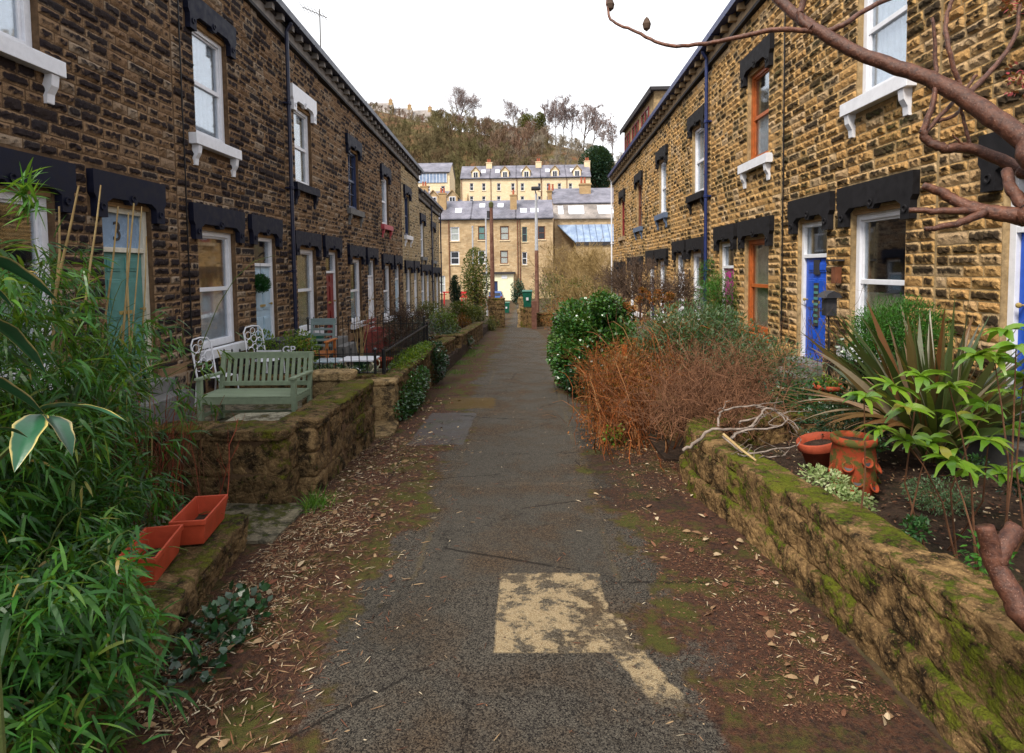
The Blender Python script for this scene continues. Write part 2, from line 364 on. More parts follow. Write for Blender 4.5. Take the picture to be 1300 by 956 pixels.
M['navy'] = paint('navy frame', (.02, .035, .10), .4, .2); M['brownwood'] = paint('brown frame', (.16, .055, .025), .5, .3); M['bluegrey'] = paint('blue grey stone paint', (.10, .14, .22), .6, .3)
M['redsill'] = paint('pinkish red paint', (.45, .06, .08), .5, .25)
M['fan'] = paint('light blue glass film', (.22, .33, .48), .25, .15); M['number'] = paint('charcoal numeral', (.03, .03, .035), .5, .1)
# ================================================================ terrain
def crest(x): return np.interp(x, [-160, -61, -30, -8, 12, 26, 40, 62, 120, 200], [64, 64, 58, 53, 50, 46, 38, 26, 12, 8])
def GH(x, y):
    x = np.asarray(x, float); y = np.asarray(y, float)
    g = np.where(y < 38, -SL*y, -SL*38-.45*ss(38, 56, y))
    up = 12.0*ss(88, 112, y); hill = (crest(x)-10)*ss(128, 240, y)**.85-18*ss(252, 330, y)
    rel = np.where(y > 128, hill, 0)
    und = (vnoise(np.stack([x, y, x*0], -1), .035)-.5)*5*ss(130, 170, y)
    return g+up+rel+und
xs = np.unique(np.concatenate([np.linspace(-700, -80, 22), np.linspace(-80, 80, 65), np.linspace(80, 700, 22), np.linspace(-6, 6, 13)]))
ys = np.unique(np.concatenate([np.linspace(-60, 60, 61), np.linspace(60, 340, 94), np.linspace(340, 1400, 30)]))
X, Y = np.meshgrid(xs, ys, indexing='ij'); nx, ny = X.shape
I = np.arange(nx*ny).reshape(nx, ny)
Fg = np.stack([I[:-1, :-1], I[1:, :-1], I[1:, 1:], I[:-1, 1:]], -1).reshape(-1, 4)
t = NT('ground soil'); n = t.noise(1.5, 6); n2 = t.noise(18, 5); pos = t.xyz()
c = t.ramp(n, [(.35, (.05, .032, .02)), (.55, (.085, .055, .03)), (.7, (.06, .075, .02))]); c = t.mix(t.ramp(n2, [(.3, 0.), (.7, .6)]), c, (.025, .016, .012))
far = t.ramp(t.math('DIVIDE', pos[1], 300.), [(.40, 0.), (.45, 1.)])
n3 = t.noise(.12, 5); c = t.mix(far, c, t.ramp(n3, [(.4, (.075, .065, .022)), (.55, (.12, .075, .035)), (.68, (.16, .065, .035))]))
M['ground'] = t.done(t.principled(c, .95, t.bump(n2, .8, .03), spec=.15))
struct(MB().add(np.stack([X, Y, GH(X, Y)], -1).reshape(-1, 3), Fg, 0).build('ground', M['ground'], smooth=True))
# ---- path: worn asphalt with repairs, one bright concrete patch
t = NT('worn asphalt'); P = t.xyz(); fine = t.noise(170, 3, rough=.85); med = t.noise(26, 5, rough=.7); big = t.noise(1.6, 5, rough=.65); wob = t.noise(9, 6, rough=.7)
def line(coord, at_, w, amp=.05):      # thin irregular band |coord+wobble-at|<w
    d = t.math('ABSOLUTE', t.math('ADD', t.math('SUBTRACT', coord, at_), t.math('MULTIPLY', t.math('SUBTRACT', wob, .5), amp)))
    return t.ramp(t.math('DIVIDE', d, w), [(.3, 1.), (1., 0.)])
def band(coord, a, b, soft=.03, amp=.10, wv=None):
    wv = wob if wv is None else wv
    c_ = t.math('ADD', coord, t.math('MULTIPLY', t.math('SUBTRACT', wv, .5), amp))
    u = t.math('DIVIDE', t.math('SUBTRACT', c_, a), soft, clamp=True); v = t.math('DIVIDE', t.math('SUBTRACT', b, c_), soft, clamp=True)
    return t.math('MULTIPLY', u, v)
mul = lambda a, b: t.math('MULTIPLY', a, b)
vor = t.n('TexVoronoi'); vor.inputs['Scale'].default_value = 125; t.l(t.obj(), vor.inputs['Vector'])
agg = t.ramp(vor.outputs['Color'], [(.25, 0.), (.85, 1.)])
col = t.mix(agg, (.012, .0105, .010), (.10, .088, .070))
col = t.mix(t.ramp(fine, [(.54, 0.), (.70, .9)]), col, (.30, .25, .19))
strip = mul(band(P[0], -.78, .62, .03, .06), band(P[1], 3.9, 16, .05, .1))
col = t.mix(t.math('MULTIPLY', strip, .4), col, (.064, .058, .048))
col = t.mix(t.ramp(big, [(.46, 0.), (.68, .6)]), col, t.mix(agg, (.028, .016, .009), (.13, .075, .035)))
edge = t.math('ADD', t.math('ABSOLUTE', t.math('ADD', P[0], .12)), t.math('MULTIPLY', t.math('SUBTRACT', big, .5), 1.6))
em = t.ramp(edge, [(.85, 0.), (1.45, 1.)]); edgec = t.mix(t.ramp(med, [(.35, 0.), (.65, 1.)]), (.022, .009, .007), (.115, .045, .022))
col = t.mix(t.math('MULTIPLY', em, .8), col, edgec)
mo = mul(em, t.ramp(t.noise(3.2, 7, rough=.7), [(.48, 0.), (.60, .9)])); col = t.mix(mo, col, t.mix(med, (.03, .034, .008), (.10, .10, .02)))
for w_, a_ in ((P[1], 5.95), (P[1], 7.05), (P[1], 9.6), (P[1], 12.4)):
    col = t.mix(mul(mul(line(w_, a_, .03, .55), band(P[0], -1.5, .66)), t.ramp(big, [(.48, .0), (.6, .6)])), col, (.13, .10, .07))
for a_ in (-.80, .62):
    col = t.mix(mul(mul(line(P[0], a_, .03, .20), band(P[1], 3.9, 16)), t.ramp(big, [(.40, .5), (.55, 0.)])), col, (.11, .085, .045))
hole = mul(band(P[0], -1.45, -.55, .05, .35), band(P[1], 9.9, 11.0, .08, .35)); col = t.mix(mul(hole, .85), col, t.mix(med, (.07, .022, .010), (.12, .10, .03)))
lp = mul(band(P[0], -1.6, -.82, .03, .12), band(P[1], 7.5, 9.6, .05, .2)); col = t.mix(mul(lp, .6), col, (.095, .095, .10))
lp2 = mul(band(P[0], .68, 1.5, .03, .15), band(P[1], 5.2, 8.3, .05, .25)); col = t.mix(mul(lp2, .45), col, (.022, .018, .014))
vc = t.n('TexVoronoi', feature='DISTANCE_TO_EDGE'); vc.inputs['Scale'].default_value = .9; dv = t.n('VectorMath', operation='ADD'); t.l(t.obj(), dv.inputs[0]); t.l(t.mix(1., (0, 0, 0), wob), dv.inputs[1]); t.l(dv.outputs[0], vc.inputs['Vector'])
col = t.mix(t.ramp(vc.outputs['Distance'], [(.004, .75), (.011, 0.)]), col, (.008, .006, .005))
dk = mul(band(P[0], -1.15, -.5, .04, .2), band(P[1], 3.05, 3.95, .04, .2)); col = t.mix(mul(dk, .25), col, (.03, .03, .026))
pch = t.math('MAXIMUM', mul(band(P[0], -.205, .50, .012, .07), band(P[1], 3.10, 4.02, .015, .07)), mul(band(t.math('ADD', P[0], t.math('MULTIPLY', P[1], .35)), 1.53, 1.73, .02, .08), band(P[1], 2.66, 3.2, .12, .5)))
pch = t.math('MAXIMUM', pch, mul(band(P[0], .2, .57, .012, .1), band(P[1], 3.10, 3.5, .02, .1)))
worn = t.ramp(t.math('ADD', t.math('MULTIPLY', t.noise(9, 6, rough=.75), .8), t.math('MULTIPLY', big, .25)), [(.485, 1.), (.56, .10)])
conc = t.mix(t.ramp(fine, [(.38, 0.), (.62, 1.)]), (.20, .13, .06), (.50, .40, .25))
conc = t.mix(t.ramp(med, [(.55, 0.), (.72, .6)]), conc, (.12, .075, .04))
col = t.mix(mul(pch, worn), col, conc)
h = t.math('ADD', t.math('MULTIPLY', vor.outputs['Distance'], -.6), t.math('ADD', fine, t.math('MULTIPLY', med, 1.2)))
M['path'] = t.done(t.principled(col, t.ramp(big, [(.4, .78), (.6, .95)]), t.bump(h, .9, .012), spec=.15))
pys = np.concatenate([np.linspace(-8, 14, 90), np.linspace(14.3, 66, 90)])
XL = np.interp(pys, [-8, 5, 20, 27, 33, 36, 66], [-2.3, -2.3, -2.2, -1.9, -1.6, -1.38, -1.6]); XR = np.interp(pys, [-8, 6, 9, 14, 22, 30, 34, 66], [1.8, 1.8, 2.0, 1.3, 1.1, .6, -.2, -.2])
m_ = 15; X = XL[:, None]+(XR-XL)[:, None]*np.linspace(0, 1, m_)[None]; Y = np.repeat(pys[:, None], m_, 1)
I = np.arange(X.size).reshape(X.shape); Fq = np.stack([I[:-1, :-1], I[:-1, 1:], I[1:, 1:], I[1:, :-1]], -1).reshape(-1, 4)
zz = GH(X, Y)+.012+(vnoise(np.stack([X, Y, X*0], -1), 1.4)-.5)*.014
struct(MB().add(np.stack([X, Y, zz], -1).reshape(-1, 3), Fq, 0).build('path', M['path'], smooth=True))
# ================================================================ terraced houses
def stones(mb, fn, u0, u1, v0, vtop, holes, hmin, hmax, lmin, lmax, res, amp, w0=0.):
    v = v0
    while True:
        h = rng.uniform(hmin, hmax)
        if v+h > vtop(u0)+.1: break
        cuts = sorted([(a, b) for a, b, c_, d_ in holes if c_ < v+h*.6 and d_ > v+h*.4]); segs = []; x = u0
        for a, b in cuts:
            if a > x: segs.append((x, a))
            x = max(x, b)
        if x < u1: segs.append((x, u1))
        for a, b in segs:
            x = a
            while x < b-.04:
                L = rng.uniform(lmin, lmax)
                if b-x-L < lmin*.7: L = b-x
                if v+h > vtop(x+L)+.02: x += L; continue
                g = .007; nu = max(3, int(L/res)+2); nv = max(3, int(h/res)+2)
                U, Vv = np.meshgrid(np.linspace(x+g, x+L-g, nu), np.linspace(v+g, v+h-g, nv), indexing='ij')
                e = np.minimum(np.minimum(np.arange(nu), nu-1-np.arange(nu))[:, None], np.minimum(np.arange(nv), nv-1-np.arange(nv))[None])
                ef = np.where(e == 0, 0., 1.); r_ = rng.random((nu, nv)); a0 = rng.uniform(.35, 1)*amp
                Wd = w0+.003+ef*(a0*(.35+.75*r_))+rng.uniform(-.4, .4)*amp*ef*((Vv-v)/h-.5)
                jit = (rng.random((2, nu, nv))-.5)*np.where(ef > 0, res*.5, .006)
                pts = fn(Wd, U+jit[0], Vv+jit[1]); I = np.arange(nu*nv).reshape(nu, nv)
                F = np.stack([I[:-1, :-1], I[1:, :-1], I[1:, 1:], I[:-1, 1:]], -1).reshape(-1, 4)
                upb = np.clip((Vv-v)/h, 0, 1)
                mb.add(pts.reshape(-1, 3), F, rng.random(), (ef*(.35+.45*r_+.4*upb)).ravel()); x += L
        v += h
def lintel_poly(uc, hw, vt):
    vb, ve = vt-.30, vt-.54
    p = [(-hw+.04, ve), (-hw+.21, ve), (-hw+.21, vb-.06), (-hw+.31, vb), (-.09, vb), (-.05, vb-.05), (.05, vb-.05), (.09, vb), (hw-.31, vb), (hw-.21, vb-.06), (hw-.21, ve), (hw-.04, ve), (hw-.04, vb-.03), (hw, vb+.03), (hw, vt), (-hw, vt), (-hw, vb+.03), (-hw+.04, vb-.03)]
    return [(uc+a, b) for a, b in p]
def make_house(s, A, y0, y1, spec):
    """s=-1 left terrace, +1 right terrace; the front lies in the plane x = s*A"""
    side = 'L' if s < 0 else 'R'; yc = (y0+y1)/2; zb = -SL*yc; near = yc < 12; lt = 3.47 if s < 0 else 3.40
    fn = lambda w, u, v: np.stack([s*(A-np.asarray(w, float))+0*u, u+0*np.asarray(w), v+0*np.asarray(w)], -1)
    f3 = lambda a, b, w: (s*(A-w), a, b)
    H = thing('terraced_house', spec['label'], 'house', (s*A, yc, zb), 'stone terraced houses along the lane')
    def B(mb, w0, w1, u0, u1, v0, v1, sh=0., rnd=None):
        a, b = s*(A-w0), s*(A-w1); return mb.box(min(a, b), max(a, b), u0, u1, v0, v1, rnd, sh)
    wc, dc = spec['wc'], spec['dc']; WH, DH, UH = .57, .45, .5; dy = spec.get('drop', 0.)
    wo_ = (wc-WH, wc+WH, zb+1.22, zb+lt-.33); do_ = (dc-DH, dc+DH, zb+.62, zb+lt-.33); uo_ = (wc-UH, wc+UH, zb+4.52-dy*.8, zb+6.28-dy*.8)
    holes = [wo_, do_, uo_]; top = 7.33-dy
    smat = spec.get('stone', 'stone'+side); mm = spec.get('mortar', 'mort'+side)
    bk = MB(); us = sorted({y0, y1, *[h_[0] for h_ in holes], *[h_[1] for h_ in holes]}); vs = sorted({zb-1.2, -SL*y1+top-.02, *[h_[2] for h_ in holes], *[h_[3] for h_ in holes]})
    for i in range(len(us)-1):
        for j in range(len(vs)-1):
            uc_, vc_ = (us[i]+us[i+1])/2, (vs[j]+vs[j+1])/2
            if any(a < uc_ < b and c_ < vc_ < d_ for a, b, c_, d_ in holes): continue
            B(bk, -.32, 0, us[i], us[i+1], vs[j], vs[j+1], 0, .5)
    bk.build('wall', M[mm], H)
    sh = MB()      # rear wall, party walls and floors close the house
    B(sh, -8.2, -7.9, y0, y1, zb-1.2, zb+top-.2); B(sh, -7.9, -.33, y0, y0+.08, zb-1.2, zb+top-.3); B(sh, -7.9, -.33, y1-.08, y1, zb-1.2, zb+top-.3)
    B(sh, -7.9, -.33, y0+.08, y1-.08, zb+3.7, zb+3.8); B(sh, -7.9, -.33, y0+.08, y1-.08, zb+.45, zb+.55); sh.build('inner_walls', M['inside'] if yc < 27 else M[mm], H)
    st = MB(); res = .045 if near else (.07 if yc < 20 else .1)
    lh = [(wc-.72, wc+.72, wo_[2]-.0, zb+lt), (wc-.8, wc+.8, zb+lt-.36, zb+lt+.02), (wc-.64, wc+.64, zb+1.05, zb+1.22), (dc-.68, dc+.68, zb+lt-.36, zb+lt+.02)]
    hol = [(wo_[0], wo_[1], wo_[2]-.16, wo_[3]+.3), (do_[0], do_[1], do_[2]-.4, do_[3]+.3), (uo_[0], uo_[1], uo_[2]-.16, uo_[3]+.3), (wc-.8, wc+.8, zb+lt-.3, zb+lt), (dc-.67, dc+.67, zb+lt-.3, zb+lt), (wc-.72, wc+.72, zb+6.30-dy*.8, zb+6.6-dy*.8), (wc-.72, wc+.72, zb+4.35-dy*.8, zb+4.52-dy*.8)]
    for hw, cx, vt in ((.8, wc, zb+lt), (.67, dc, zb+lt), (.72, wc, zb+6.6-dy*.8)):
        for q in (-1, 1): hol.append((min(cx+q*hw, cx+q*(hw-.22)), max(cx+q*hw, cx+q*(hw-.22)), vt-.54, vt-.3))
    stones(st, fn, y0+.01, y1-.01, zb-.6, lambda u: -SL*u+7.34-dy, hol, .098, .142, .17, .46, res, .036)
    st.build('stone_facing', M[smat], H)
    # plinth
    pl = MB(); ph = [(do_[0]-.02, do_[1]+.02, -9, 9)]
    stones(pl, fn, y0+.01, y1-.01, zb-.6, lambda u: zb+1.0, ph, .2, .26, .35, .7, res*1.4, .02, .045)
    for a, b in ((y0, do_[0]-.02), (do_[1]+.02, y1)):
        B(pl, .002, .048, a, b, zb-.6, zb+.96, rnd=.3); 
    pl.build('plinth', M[smat], H)
    # cornice
    c_ = MB(); r0 = 7.33-dy; B(c_, -.1, .05, y0, y1, r0+.04, r0+.26, SL); c_.build('frieze', M['frieze' if s < 0 else 'friezeR'], H)
    c_ = MB(); B(c_, -.1, .09, y0, y1, r0-.02, r0+.04, SL); B(c_, -.1, .08, y0, y1, r0+.26, r0+.36, SL); B(c_, -.1, .16, y0, y1, r0+.36, r0+.40, SL); c_.build('moulding', M['darkstone'], H)
    for u in np.arange(y0+.2, y1-.1, .48):
        c_ = MB(); B(c_, .05, .20, u-.055, u+.055, r0+.20-SL*u, r0+.355-SL*u); c_.build('corbel', M['frieze' if s < 0 else 'friezeR'], H)
    g = MB(); B(g, .12, .15, y0, y1, r0+.34, r0+.47, SL); B(g, .26, .285, y0, y1, r0+.33, r0+.47, SL); B(g, .15, .26, y0, y1, r0+.32, r0+.355, SL)
    for u in np.arange(y0+.3, y1, .9): B(g, .1, .295, u, u+.03, r0+.31-SL*u, r0+.34-SL*u)
    g.build('gutter', M['gutter' if s < 0 else 'gutterR'], H)
    e = r0+.42; rg = e+2.5; hd = 4.1
    rf = MB()
    for (wa, za, wb, zb_) in ((.14, e, -hd, rg), (-hd, rg, -8.3, e)):
        V = [];
        for u in (y0, y1):
            for w_, z_ in ((wa, za), (wb, zb_)):
                for d in (0, .09): V.append((s*(A-w_), u, z_-SL*u+d))
        rf.add(V, BOXF)
    R_ = rf.build('roof', M['slate'], H)
    ch = MB(); B(ch, -hd-.35, -hd+.35, y1-.5, y1-.02, zb+rg-.6, zb+rg+1.1); B(ch, -hd-.4, -hd+.4, y1-.55, y1-.01, zb+rg+1.1, zb+rg+1.2)
    for q in (-.18, .18): ch.lathe([(.1, 0), (.12, .05), (.09, .3), (.11, .34)], (s*(A+hd+q), y1-.26, zb+rg+1.2), 12)
    C_ = ch.build('chimney', M[mm], R_)
    # lintels, windows, doors
    lm = M[spec.get('lintel', 'lintel' if s < 0 else 'lintelR')]
    def lintel(uc, hw, vt, mat, parent):
        L = MB(); L.prism(lintel_poly(uc, hw, vt), f3, .004, .085)
        Rm = Matrix.Rotation(-s*math.pi/2, 3, 'Y')
        for q, dv in ((-hw+.13, -.42), (hw-.13, -.42), (0, -.27)):
            L.lathe([(.045, 0), (.045, .018), (.028, .018), (.022, .006), (.001, .004)], (s*(A-.083), uc+q, vt+dv), 14, Rm)
        L.build('lintel', mat, parent)
        L = MB(); B(L, -.13, -.02, uc-hw+.22, uc+hw-.22, vt-.385, vt-.325); L.build('lintel_soffit', M['tanstone'], parent)
    def sash(op, fm, curt, upper, sill, brackets, lint, hw, vt, label=None):
        u0, u1, v0, v1 = op; v1 = v1-.05; f = MB(); fw = .085
        B(f, -.16, -.07, u0, u0+fw, v0, v1); B(f, -.16, -.07, u1-fw, u1, v0, v1); B(f, -.16, -.07, u0+fw, u1-fw, v1-fw, v1); B(f, -.17, -.06, u0+fw, u1-fw, v0, v0+.11)
        vm = (v0+v1)/2
        B(f, -.15, -.09, u0+fw, u1-fw, vm-.035, vm+.03)
        for q in (u0+fw, u1-fw-.035): B(f, -.145, -.10, q, q+.035, v0+.11, v1-fw)
        B(f, -.145, -.10, u0+fw+.035, u1-fw-.035, v1-fw-.03, v1-fw)
        if spec.get('bars') and upper: B(f, -.14, -.105, (u0+u1)/2-.012, (u0+u1)/2+.012, v0+.11, v1-fw-.03); [B(f, -.139, -.106, u0+fw+.035, u1-fw-.035, x_-.01, x_+.01) for x_ in (vm+(v1-vm)*.5, v0+(vm-v0)*.55)]
        Wn = f.build('window', fm, H, bevel=.004 if near else 0)
        if label: Wn['label'] = label
        G = MB(); B(G, -.128, -.122, u0+fw+.01, u1-fw-.01, v0+.1, v1-fw); G.build('pane', M['glass'], Wn)
        for kind, a, b in curt:
            cm = MB(); n_ = 40; uu = np.linspace(u0+.05, u1-.05, n_); lo, hi = v0+(v1-v0)*a, v0+(v1-v0)*b
            ww = -.165+.014*np.sin(np.arange(n_)*1.15+rng.random()*6)
            V = np.concatenate([fn(ww, uu, np.full(n_, lo)), fn(ww-.005, uu, np.full(n_, hi))]); i_ = np.arange(n_-1)
            cm.add(V, np.stack([i_, i_+1, i_+1+n_, i_+n_], -1)); cm.build('curtain' if kind != 'tanblind' else 'blind', M[kind], Wn, smooth=True)
        S = MB(); hh = .165 if upper else .15; ow = (u1-u0)/2+(.2 if upper else .1); uc = (u0+u1)/2
        B(S, -.2, .12, uc-ow, uc+ow, v0-hh, v0)
        if brackets:
            for q in (-1, 1): S.prism([(0, 0), (.1, 0), (.085, -.12), (.04, -.2), (.03, -.3), (0, -.3)], lambda a, b, w: (s*(A-.003-a), uc+q*(ow-.13)+w, v0-hh-.002+b), -.055, .055)
        S.build('sill', M[sill], Wn, bevel=.006 if near else 0)
        lintel((u0+u1)/2, hw, vt, M[lint] if lint else lm, Wn); return Wn
    sash(wo_, M[spec['wf']], spec.get('wcurt', [('net', 0, .5)]), False, spec.get('sill', 'white'), False, spec.get('lintW'), .8, zb+lt)
    sash(uo_, M[spec['uf']], spec.get('ucurt', [('net', 0, .98)]), True, spec['usill'], True, spec.get('ulint'), .72, zb+6.6-dy*.8)
    # door
    u0, u1, v0, v1 = do_; v1 -= .05; v0 = zb+.85; f = MB(); fw = .075; vtm = v1-.50
    B(f, -.16, -.06, u0, u0+fw, v0, v1); B(f, -.16, -.06, u1-fw, u1, v0, v1); B(f, -.16, -.06, u0+fw, u1-fw, v1-fw, v1); B(f, -.16, -.06, u0+fw, u1-fw, vtm-.06, vtm)
    D = f.build('door_frame', M[spec.get('df', 'white')], H, bevel=.004 if near else 0)
    d = MB(); a, b = u0+fw+.004, u1-fw-.004; wdt = b-a
    B(d, -.14, -.10, a, b, v0+.005, vtm-.062)
    for r0_, r1_ in ((.10, .42), (.50, .80), (.86, .96)):
        for q in (0, 1):
            pa, pb = a+.09+q*(wdt-.09)/2, a+q*(wdt-.09)/2+(wdt-.09)/2
            va, vb = v0+(vtm-.06-v0)*r0_, v0+(vtm-.06-v0)*r1_
            B(d, -.101, -.088, pa, pb, va, vb); B(d, -.09, -.080, pa+.03, pb-.03, va+.03, vb-.03)
    Dl = d.build('door', M[spec['door']], H, bevel=.004 if near else 0)
    if spec.get('lights'):       # small leaded lights
        q = MB(); B(q, -.1005, -.076, (a+b)/2-.09, (a+b)/2+.09, v0+1.35, v0+1.58); B(q, -.1005, -.076, (a+b)/2-.075, (a+b)/2+.075, v0+.55, v0+1.22); q.build('leaded_light', M['number'], Dl)
        q = MB()
        for j in range(7): B(q, -.076, -.070, (a+b)/2-.06, (a+b)/2+.06, v0+.60+j*.09, v0+.64+j*.09)
        q.build('light_glazing', M['teal'], Dl)
    hnd = MB(); hnd.lathe([(.001, .07), (.022, .06), (.027, .045), (.02, .03), (.01, .02), (.01, -.01)], (s*(A+.088), b-.07, v0+.95), 12, Matrix.Rotation(-s*math.pi/2, 3, 'Y')); hnd.build('handle', M['brass'], Dl)
    hnd = MB(); B(hnd, -.0995, -.078, (a+b)/2-.12, (a+b)/2+.12, v0+.90, v0+.945); hnd.build('letter_plate', M['brass'], Dl)
    G = MB(); B(G, -.12, -.112, u0+fw, u1-fw, vtm, v1-fw); G.build('fanlight', M[spec.get('fan', 'glass')], D)
    if spec.get('num'):
        cu = bpy.data.curves.new('number', 'FONT'); cu.body = spec['num']; cu.size = .34; cu.extrude = .004; cu.align_x = 'CENTER'
        tmp = bpy.data.objects.new('tmp', cu); COL.objects.link(tmp); dg = bpy.context.evaluated_depsgraph_get(); me = bpy.data.meshes.new_from_object(tmp.evaluated_get(dg)); bpy.data.objects.remove(tmp)
        V = np.array([v.co[:] for v in me.vertices]); N_ = MB(); Wx = s*(A+.104); V2 = np.stack([Wx-s*V[:, 2], (u0+u1)/2-.06-s*V[:, 0], vtm+.09+V[:, 1]], -1)
        me.vertices.foreach_set('co', (V2-np.array(H.location)-0).ravel()); me.polygons.foreach_set('use_smooth', np.zeros(len(me.polygons), bool)); me.update(); o = bpy.data.objects.new('door_number', me); COL.objects.link(o); o.parent = D; me.materials.append(M['number'])
    S = MB(); B(S, -.16, .22, u0-.04, u1+.04, v0-.17, v0-.002); B(S, .07, .46, u0-.06, u1+.06, v0-1.1, v0-.17); S.build('doorstep', M['greystone'], H, bevel=.01)
    lintel(dc, .67, zb+lt, M[spec['lintD']] if spec.get('lintD') else lm, D)
    if spec.get('pipe'):
        u = y0+.05 if spec['pipe'] > 0 else y1-.1; p = MB(); ztop = r0-SL*u+.3
        px_ = s*(A-.11)
        p.tubes([[(s*(A-.2), u, ztop+.04), (s*(A-.2), u, ztop), (px_, u, ztop-.16), (px_, u, ztop-.3), (px_, u, zb+.3)]], [[.045, .045, .04, .04, .04]], 10)
        for z_ in np.arange(zb+.8, ztop-.4, 1.75): p.lathe([(.04, 0), (.056, .01), (.056, .07), (.04, .08)], (px_, u, z_), 10); B(p, 0, .08, u-.08, u+.08, z_+.02, z_+.05)
        p.build('drainpipe', M[spec.get('pipem', 'gutter' if s < 0 else 'gutterR')], H, smooth=False)
    for cb in spec.get('cables', []):
        p = MB(); vv = np.linspace(zb+.8, r0-SL*cb-.02, 14); p.tubes([np.stack([np.full(14, s*(A-.045)), cb+rng.normal(0, .004, 14), vv], -1)], [np.full(14, .011)], 5); p.build('cable', M['black'], H)
    return H, dict(zb=zb, fn=fn, B=B)
M['tanstone'] = paint('tan dressed stone', (.33, .20, .09), .9, .3, 8); M['brass'] = paint('brass', (.35, .25, .08), .3, .2)
LH = [dict(label='dark stone house at the very left edge, nearest of the left terrace', wf='white', uf='white', usill='white', door='red'),
  dict(label='dark stone terraced house with a teal door under the numeral 3, behind the bamboo', wf='white', uf='white', usill='white', door='teal', fan='fan', num='3', df='cream'),
  dict(label='dark stone terraced house with a pale blue door, behind the green bench', wf='white', uf='white', usill='white', door='paleblue', wcurt=[('net', 0, .5), ('tanblind', .5, .98)], sill='white', cables=[8.5]),
  dict(label='dark stone terraced house with a dark red door and a white painted upper lintel', wf='white', uf='white', usill='lintel', ulint='white', door='red', pipe=1, wcurt=[('curtain', 0, .98)], ucurt=[('curtain', 0, .9)]),
  dict(label='dark stone terraced house with a dark barred upper window over a grey stone sill', wf='white', uf='navy', usill='greystone', door='white', bars=1, ucurt=[]),
  dict(label='dark stone terraced house with a pinkish red sill under its upper window', wf='white', uf='white', usill='redsill', door='paleblue', stone='stoneL'),
  dict(label='last tall house of the left terrace, greyer stone, blue upper window', wf='white', uf='navy', usill='white', door='white', stone='stoneLf', mortar='mortLf')]
for k, sp in enumerate(LH):
    i = k-1; sp['wc'] = 5.55+3.86*i; sp['dc'] = 7.28+3.86*i; make_house(-1, 5.0, 4.48+3.86*i, 8.34+3.86*i, sp)
RH = [dict(label='nearest stone house on the right, its plain blue door cut by the right picture edge', wf='white', uf='white', usill='white', door='blue'),
  dict(label='right terrace house with a blue leaded door beside a large white sash window', wf='white', uf='white', usill='white', door='blue', lights=1, wcurt=[('curtain', .0, .42)], cables=[10.1]),
  dict(label='stone terraced house on the right with orange varnished windows and a magenta door', wf='orange', uf='orange', usill='white', door='magenta', wcurt=[('curtain', 0, .98)], ucurt=[('net', 0, .5)], sill='orange'),
  dict(label='stone terraced house on the right with white windows just beyond the blue drainpipe', wf='white', uf='white', usill='lintelR', door='white', pipe=1),
  dict(label='stone terraced house on the right with a blue grey sill under its white upper window', wf='white', uf='white', usill='bluegrey', door='navy'),
  dict(label='stone house second from the far end of the right terrace, brown windows', wf='brownwood', uf='brownwood', usill='bluegrey', door='white'),
  dict(label='end house of the right terrace with a flat roofed dormer and white drainpipe', wf='brownwood', uf='red', usill='friezeR', door='red', pipe=-1, pipem='white')]
for k, sp in enumerate(RH):
    i = k-1; sp['wc'] = 7.5+3.83*i; sp['dc'] = 9.16+3.83*i; sp['dc'] -= .24*(k == 0); lastR = make_house(1, 4.44, 6.42+3.83*i, 10.25+3.83*i, sp)
# dormer of the end house
Hh = lastR[0]; d = MB(); d.box(4.9, 8.2, 22.4, 28.9, 6.2, 8.62); Dm = d.build('dormer', M['mortR'], Hh)
d = MB(); d.box(4.72, 8.4, 22.2, 29.1, 8.62, 8.74); d.box(4.70, 4.74, 22.2, 29.1, 8.5, 8.7); d.build('dormer_roof', M['darkstone'], Dm)
d = MB()
for u in (23.2, 25.3, 27.3): 
    d.box(4.86, 4.9, u, u+1.4, 7.1, 7.16); d.box(4.86, 4.9, u, u+1.4, 8.24, 8.3); [d.box(4.86, 4.9, u+q, u+q+.07, 7.16, 8.24) for q in (0, .66, 1.33)]
d.build('dormer_window', M['red'], Dm)
d = MB()
for u in (23.2, 25.3, 27.3): d.box(4.885, 4.895, u+.07, u+1.33, 7.16, 8.24)
d.build('dormer_pane', M['glass'], Dm)
# lower terrace beyond the left one
LF = ['lower pale stone house adjoining the far end of the left terrace', 'lower pale stone house furthest down the left side of the lane']
for k in range(2):
    make_house(-1, 5.0, 27.64+3.2*k, 30.84+3.2*k, dict(label=LF[k], wc=28.5+3.2*k, dc=29.95+3.2*k, wf='white', uf='white', usill='greystone', door='white', stone='stoneLf', mortar='mortLf', drop=.85, pipe=-1))
# television aerial on the left terrace chimney
a = thing('television_aerial', 'thin television aerial on a tall mast above the left terrace roof', 'aerial', (-8.2, 24.0, 9.0))
m = MB(); m.tubes([[(-8.2, 24, 9.0), (-8.2, 24, 12.6)]], [[.03, .025]], 6); m.build('mast', M['greystone'], a)
m = MB(); m.bar((-8.9, 24, 12.7), (-7.9, 24, 12.25), .03)
for k in range(7): p = np.array((-8.9+k*.15, 24, 12.7-k*.0675)); m.bar(p+[-.05, -.2, .1], p+[.05, .2, -.1], .015)
m.build('antenna', M['greystone'], a)
